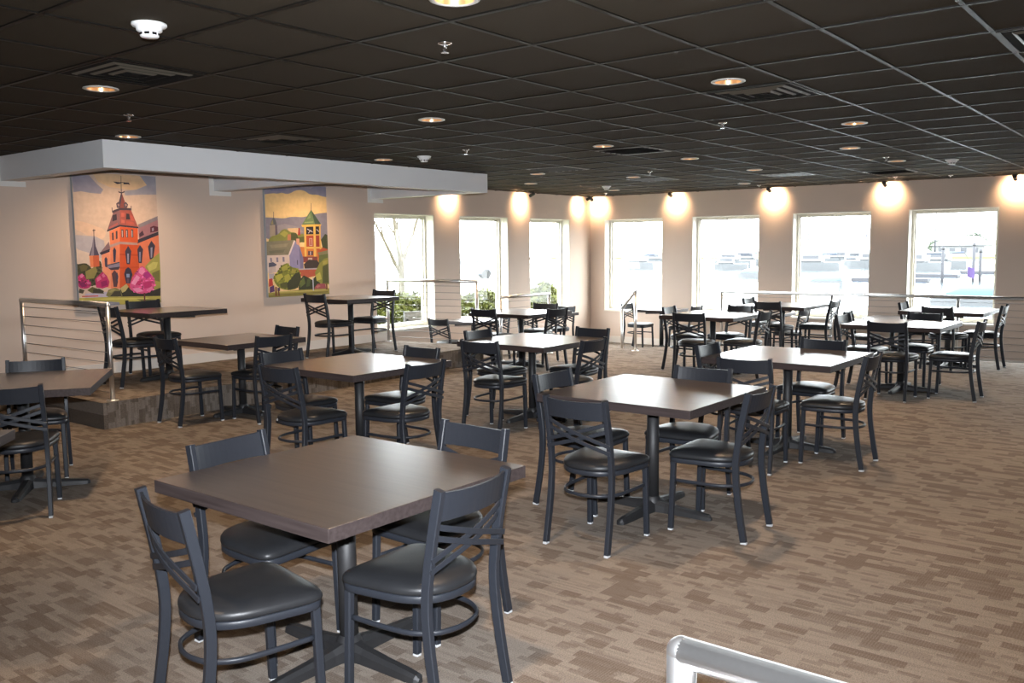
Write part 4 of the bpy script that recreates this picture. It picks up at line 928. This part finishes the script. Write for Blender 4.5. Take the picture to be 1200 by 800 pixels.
# parked car
r = thing('parked_car', 'small blue car parked beyond the second left window', 'car', (44.6, 39.2, -0.34), math.radians(-40))
prof = [(-2.0, 0.35), (-2.05, 0.75), (-1.5, 0.9), (-0.9, 1.35), (0.5, 1.38), (1.1, 0.95), (1.9, 0.8), (2.05, 0.5), (2.0, 0.32)]
mb = MB(); n = len(prof); vs = [(x, -0.82, z) for x, z in prof] + [(x, 0.82, z) for x, z in prof]
mb.add(vs, [tuple(range(n))[::-1], tuple(range(n, 2 * n))] + [(i, (i + 1) % n, n + (i + 1) % n, n + i) for i in range(n)]); mb.build('body', M['carblue'], r)
for sy in (-1, 1): MB().box(-0.95, 0.75, sy * 0.826 - 0.01, sy * 0.826 + 0.01, 0.93, 1.28).build('side_window', M['glassdark'], r)
for x in (-1.25, 1.25):
    for sy in (-1, 1): MB().sweep([(x, sy * 0.70, 0.32), (x, sy * 0.86, 0.32)], [(0.32 * math.cos(2 * PI * i / 18), 0.32 * math.sin(2 * PI * i / 18)) for i in range(18)]).build('wheel', M['tyre'], r)
# boats
def boat(x, y, L, rz, lab, hullm, cover=None, cabin=False, mast=0.0, stripe=None):
    r = thing('sailboat' if mast else 'motor_boat', lab, 'boat', (x, y, -1.3), rz); W = L * 0.34; hh = max(0.5, L * 0.14)
    st = [(-0.5, 0.85), (-0.25, 1.0), (0.05, 1.0), (0.3, 0.72), (0.5, 0.04)]; mb = MB(); vs = []
    for t, w_ in st: vs += [(t * L, -W / 2 * w_, hh), (t * L, -W / 2 * w_ * 0.8, -0.1), (t * L, W / 2 * w_ * 0.8, -0.1), (t * L, W / 2 * w_, hh)]
    fs = [(i * 4 + q, i * 4 + (q + 1) % 4, (i + 1) * 4 + (q + 1) % 4, (i + 1) * 4 + q) for i in range(4) for q in range(4)] + [(0, 1, 2, 3), (19, 18, 17, 16)]
    mb.add(vs, fs); mb.build('hull', hullm, r)
    if stripe:
        mb = MB(); mb.box(-0.48 * L, 0.1 * L, -W * 0.51, W * 0.51, hh * 0.55, hh * 0.8); mb.build('stripe', stripe, r)
    if cover:
        mb = MB(); n = 9; vs = []
        for t in (-0.46, -0.2, 0.1, 0.28):
            for k in range(n):
                a = PI * k / (n - 1); vs.append((t * L, -W * 0.48 * math.cos(a) * (1 if t < 0.2 else 0.7), hh + (0.13 * L if t < 0.2 else 0.05 * L) * math.sin(a)))
        mb.add(vs, [(i * n + k, i * n + k + 1, (i + 1) * n + k + 1, (i + 1) * n + k) for i in range(3) for k in range(n - 1)] + [tuple(range(n)), tuple(range(3 * n, 4 * n))[::-1]], 0, True); mb.build('canvas_cover', cover, r)
    if cabin:
        c = MB().box(-0.2 * L, 0.16 * L, -W * 0.34, W * 0.34, hh, hh + 0.14 * L, 0, 0.02 * L).build('cabin', M['hull'], r)
        for sy in (-1, 1): MB().box(-0.16 * L, 0.1 * L, sy * W * 0.345 - 0.01, sy * W * 0.345 + 0.01, hh + 0.06 * L, hh + 0.11 * L).build('cabin_window', M['glassdark'], c)
    if mast:
        MB().tube([(0.05 * L, 0, hh), (0.05 * L, 0, hh + mast)], 0.09, 8, up=(1, 0, 0)).build('mast', M['pile'], r)
        MB().tube([(0.05 * L, 0, hh + 0.9), (-0.42 * L, 0, hh + 0.95)], 0.10, 8).build('boom', M['navy'], r)
        for x1 in (0.5, -0.5): MB().tube([(0.05 * L, 0, hh + mast), (x1 * L, 0, hh)], 0.02, 5).build('stay', M['pile'], r)
boat(62.5, 21.7, 2.7, math.radians(100), 'boat under a pale teal cover, low in the third harbour window', M['hull'], M['tarppale'])
boat(47.3, 9.4, 3.4, math.radians(95), 'boat under a bright blue tarp, low in the fourth harbour window', M['hull'], M['tarpblue'])
boat(48.3, 29.3, 2.2, math.radians(110), 'small boat under navy cover, low in the first harbour window', M['hull'], M['navy'])
boat(44.8, 25.7, 3.6, math.radians(120), 'white motor boat moored lowest in the first harbour window', M['hull'], None, True)
boat(77.4, 33.7, 2.6, math.radians(105), 'small boat with navy cover at right in the second harbour window', M['hull'], M['navy'])
boat(104.5, 48.6, 5.5, math.radians(110), 'white cabin boat far off in the second harbour window', M['hull'], None, True)
boat(150, 47.0, 6.0, math.radians(95), 'red striped white boat far off in the third harbour window', M['hull'], None, True, 0, M['red'])
boat(126.5, 40.2, 4.5, math.radians(100), 'white cabin boat behind the teal-covered boat', M['hull'], None, True)
for k, (x, y, h_, lab) in enumerate(((104, 26.2, 7.2, 'sailboat with tall mast, left edge of the fourth harbour window'), (116, 26.6, 6.4, 'sailboat with shorter mast near left of the fourth harbour window'),
        (104, 37.6, 6.0, 'sailboat at left in the third harbour window'), (140, 46.4, 6.6, 'sailboat in the middle of the third harbour window'), (116, 34.6, 6.8, 'sailboat at right in the third harbour window'),
        (104, 61.0, 6.0, 'sailboat in the first harbour window, left mast'), (126, 70.6, 6.2, 'sailboat in the first harbour window, right mast'), (116, 53.4, 6.8, 'sailboat in the second harbour window, left mast'), (130, 57.0, 6.0, 'sailboat in the second harbour window, right mast'))):
    boat(x, y, 7.0, math.radians(80 + 6 * k % 30), lab, M['hull'], None, True, h_)
# docks and pilings
def dock(x0, x1, y0, y1, lab):
    cx, cy = (x0 + x1) / 2, (y0 + y1) / 2; r = thing('floating_dock', lab, 'dock', (cx, cy, -1.3))
    MB().box(x0 - cx, x1 - cx, y0 - cy, y1 - cy, 0.02, 0.30, 0, 0.03).build('deck', M['pile'], r)
    for sx in (-1, 1): MB().box(sx * (x1 - x0) * 0.4 - 0.15, sx * (x1 - x0) * 0.4 + 0.15, y0 - cy + 0.1, y1 - cy - 0.1, -0.25, 0.02).build('float', M['navy'], r)
dock(85.3, 86.8, 17.9, 22.0, 'dark floating dock at left in the fourth harbour window'); dock(96.2, 97.8, 13.2, 20.0, 'grey floating dock beside the pilings in the fourth harbour window')
dock(46.2, 47.4, 21.9, 23.6, 'dark floating dock low in the second harbour window'); dock(73.8, 75.0, 17.6, 23.4, 'thin grey dock right of the teal-covered boat')
for k, (x, y, h_, lab) in enumerate(((74.0, 16.6, 2.75, 'grey wooden piling standing alone in the fourth harbour window'), (76.5, 14.95, 3.0, 'taller of two grey pilings close together, fourth harbour window'), (76.9, 14.55, 2.5, 'shorter of two grey pilings close together, fourth harbour window'))):
    r = thing('piling', lab, 'piling', (x, y, -1.3), group='dock pilings')
    MB().lathe([(0, -0.6), (0.12, -0.6), (0.115, 1.0), (0.105, h_ - 0.02), (0.09, h_), (0, h_)], 14).build('pole', M['pile'], r)
    MB().lathe([(0.1, h_ - 0.25), (0.118, h_ - 0.25), (0.118, h_ - 0.12), (0.1, h_ - 0.12)], 14).build('band', M['tyre'], r)
r = thing('purple_flag', 'small purple flag on a pole in the fourth harbour window', 'flag', (64.7, 13.0, -1.3))
MB().tube([(0, 0, 0), (0, 0, 1.5)], 0.02, 6, up=(1, 0, 0)).build('flagpole', M['pile'], r)
mb = MB(); vs = []
for i in range(7):
    for z in (0.75, 1.45): vs.append((0.02 + 0.03 * math.sin(i * 1.3), -0.02 - 0.07 * i, z - 0.02 * i))
mb.add(vs, [(2 * i, 2 * i + 2, 2 * i + 3, 2 * i + 1) for i in range(6)] ); mb.add([(v[0] + 0.008, v[1], v[2]) for v in vs], [(2 * i, 2 * i + 1, 2 * i + 3, 2 * i + 2) for i in range(6)]); mb.build('cloth', M['purple'], r)
# far shore
st_box('ground_far_shore', M['lawn'], 195, 300, -120, 150, -2.0, -0.9)
r = thing('shore_house', 'long white house on the far shore, fourth harbour window', 'house', (200, 41.5, -0.9))
MB().box(-4, 4, -5.0, 4.6, 0, 2.2).build('wall', M['siding'], r)
mb = MB(); mb.add([(-4.4, -5.3, 2.2), (4.4, -5.3, 2.2), (4.4, 4.9, 2.2), (-4.4, 4.9, 2.2), (0, -3.0, 4.1), (0, 2.8, 4.1)], [(0, 1, 4), (1, 2, 5, 4), (2, 3, 5), (3, 0, 4, 5), (0, 3, 2, 1)]); mb.build('roof', M['roofgrey'], r)
for k in range(4): MB().box(-4.03, -3.98, -3.9 + k * 2.1, -2.9 + k * 2.1, 0.8, 1.7).build('window', M['glassdark'], r)
def ftree(x, y, rad, lab, seed):
    rnd2 = random.Random(seed); r = thing('shore_tree', lab, 'tree', (x, y, -0.9), group='trees on the far shore')
    mb = MB(); leaves(mb, (0, 0, rad[2] * 1.15), rad, 900, 0.55, rnd2); mb.build('crown', M['leafB'], r)
    MB().tube([(0, 0, 0), (0.05, 0, rad[2])], 0.22, 8, up=(1, 0, 0)).build('trunk', M['bark'], r)
ftree(212, 41.5, (2.2, 2.6, 2.3), 'rounded green tree behind the right end of the far house', 21)
ftree(212, 35.0, (2.2, 2.4, 2.5), 'rounded green tree at the right edge of the fourth harbour window', 22)
ftree(212, 48.6, (2.0, 2.0, 1.7), 'small green tree at the left end of the far house', 23)


# ------------------------------------------------------------------ light and camera
w = D.worlds.new('overcast_sky'); SC.world = w; w.use_nodes = True
nt = w.node_tree; bg = nt.nodes['Background']
tc = nt.nodes.new('ShaderNodeTexCoord'); n = nt.nodes.new('ShaderNodeTexNoise'); n.inputs['Scale'].default_value = 2.2; n.inputs['Detail'].default_value = 4
nt.links.new(tc.outputs['Generated'], n.inputs['Vector'])
cr = nt.nodes.new('ShaderNodeValToRGB'); cr.color_ramp.elements[0].color = (0.80, 0.88, 1.0, 1); cr.color_ramp.elements[1].color = (1, 0.99, 0.96, 1)
nt.links.new(n.outputs['Fac'], cr.inputs[0]); nt.links.new(cr.outputs[0], bg.inputs['Color']); bg.inputs['Strength'].default_value = 24.0

# daylight portals help the sampler find the sky through the openings
def portal(loc, sx, sy, rot):
    l = D.lights.new('sky_portal', 'AREA'); l.shape = 'RECTANGLE'; l.size = sx; l.size_y = sy; l.cycles.is_portal = True
    o = D.objects.new('sky_portal', l); o.location = loc; o.rotation_euler = rot; COL.objects.link(o)
for a, b in LEFTW: portal(((a + b) / 2, WY + TH + 0.02, (WZ0 + WZ1) / 2), b - a, WZ1 - WZ0, (-PI / 2, 0, 0))
for a, b in FARW: portal((WX + TH + 0.02, (a + b) / 2, (WZ0 + WZ1) / 2), b - a, WZ1 - WZ0, (PI / 2, 0, PI / 2))

# the photographer's flash, just above the lens
l = D.lights.new('camera_flash', 'SPOT'); l.energy = 2550.0; l.color = (0.90, 0.94, 1.0); l.shadow_soft_size = 0.02; l.spot_size = math.radians(92); l.spot_blend = 1.0
lo = D.objects.new('camera_flash', l); COL.objects.link(lo)
RV = Vector((0.62012, -0.78444, -0.01038)); UV = Vector((0.08779, 0.05624, 0.99455)); FV = Vector((0.77958, 0.61765, -0.10374))
CP = Vector((0, 0, 1.6393))
Rm = Matrix((RV, UV, -FV)).transposed().to_4x4()
cam = D.cameras.new('camera'); co = D.objects.new('camera', cam); COL.objects.link(co)
co.matrix_world = Matrix.Translation(CP) @ Rm
cam.sensor_fit = 'HORIZONTAL'; cam.sensor_width = 36; cam.lens = 36 * 1045.18 / 1200; cam.clip_start = 0.05; cam.clip_end = 1000
lo.matrix_world = Matrix.Translation(CP + UV * 0.13 - FV * 0.05) @ Rm
SC.camera = co
vs = SC.view_settings; vs.view_transform = 'Standard'; vs.look = 'None'; vs.exposure = 0.0; vs.gamma = 1.0; vs.use_curve_mapping = False
SC.cycles.max_bounces = 8; SC.cycles.diffuse_bounces = 4; SC.cycles.glossy_bounces = 4; SC.cycles.transparent_max_bounces = 8; SC.cycles.caustics_reflective = False; SC.cycles.caustics_refractive = False
SC.cycles.sample_clamp_indirect = 40.0
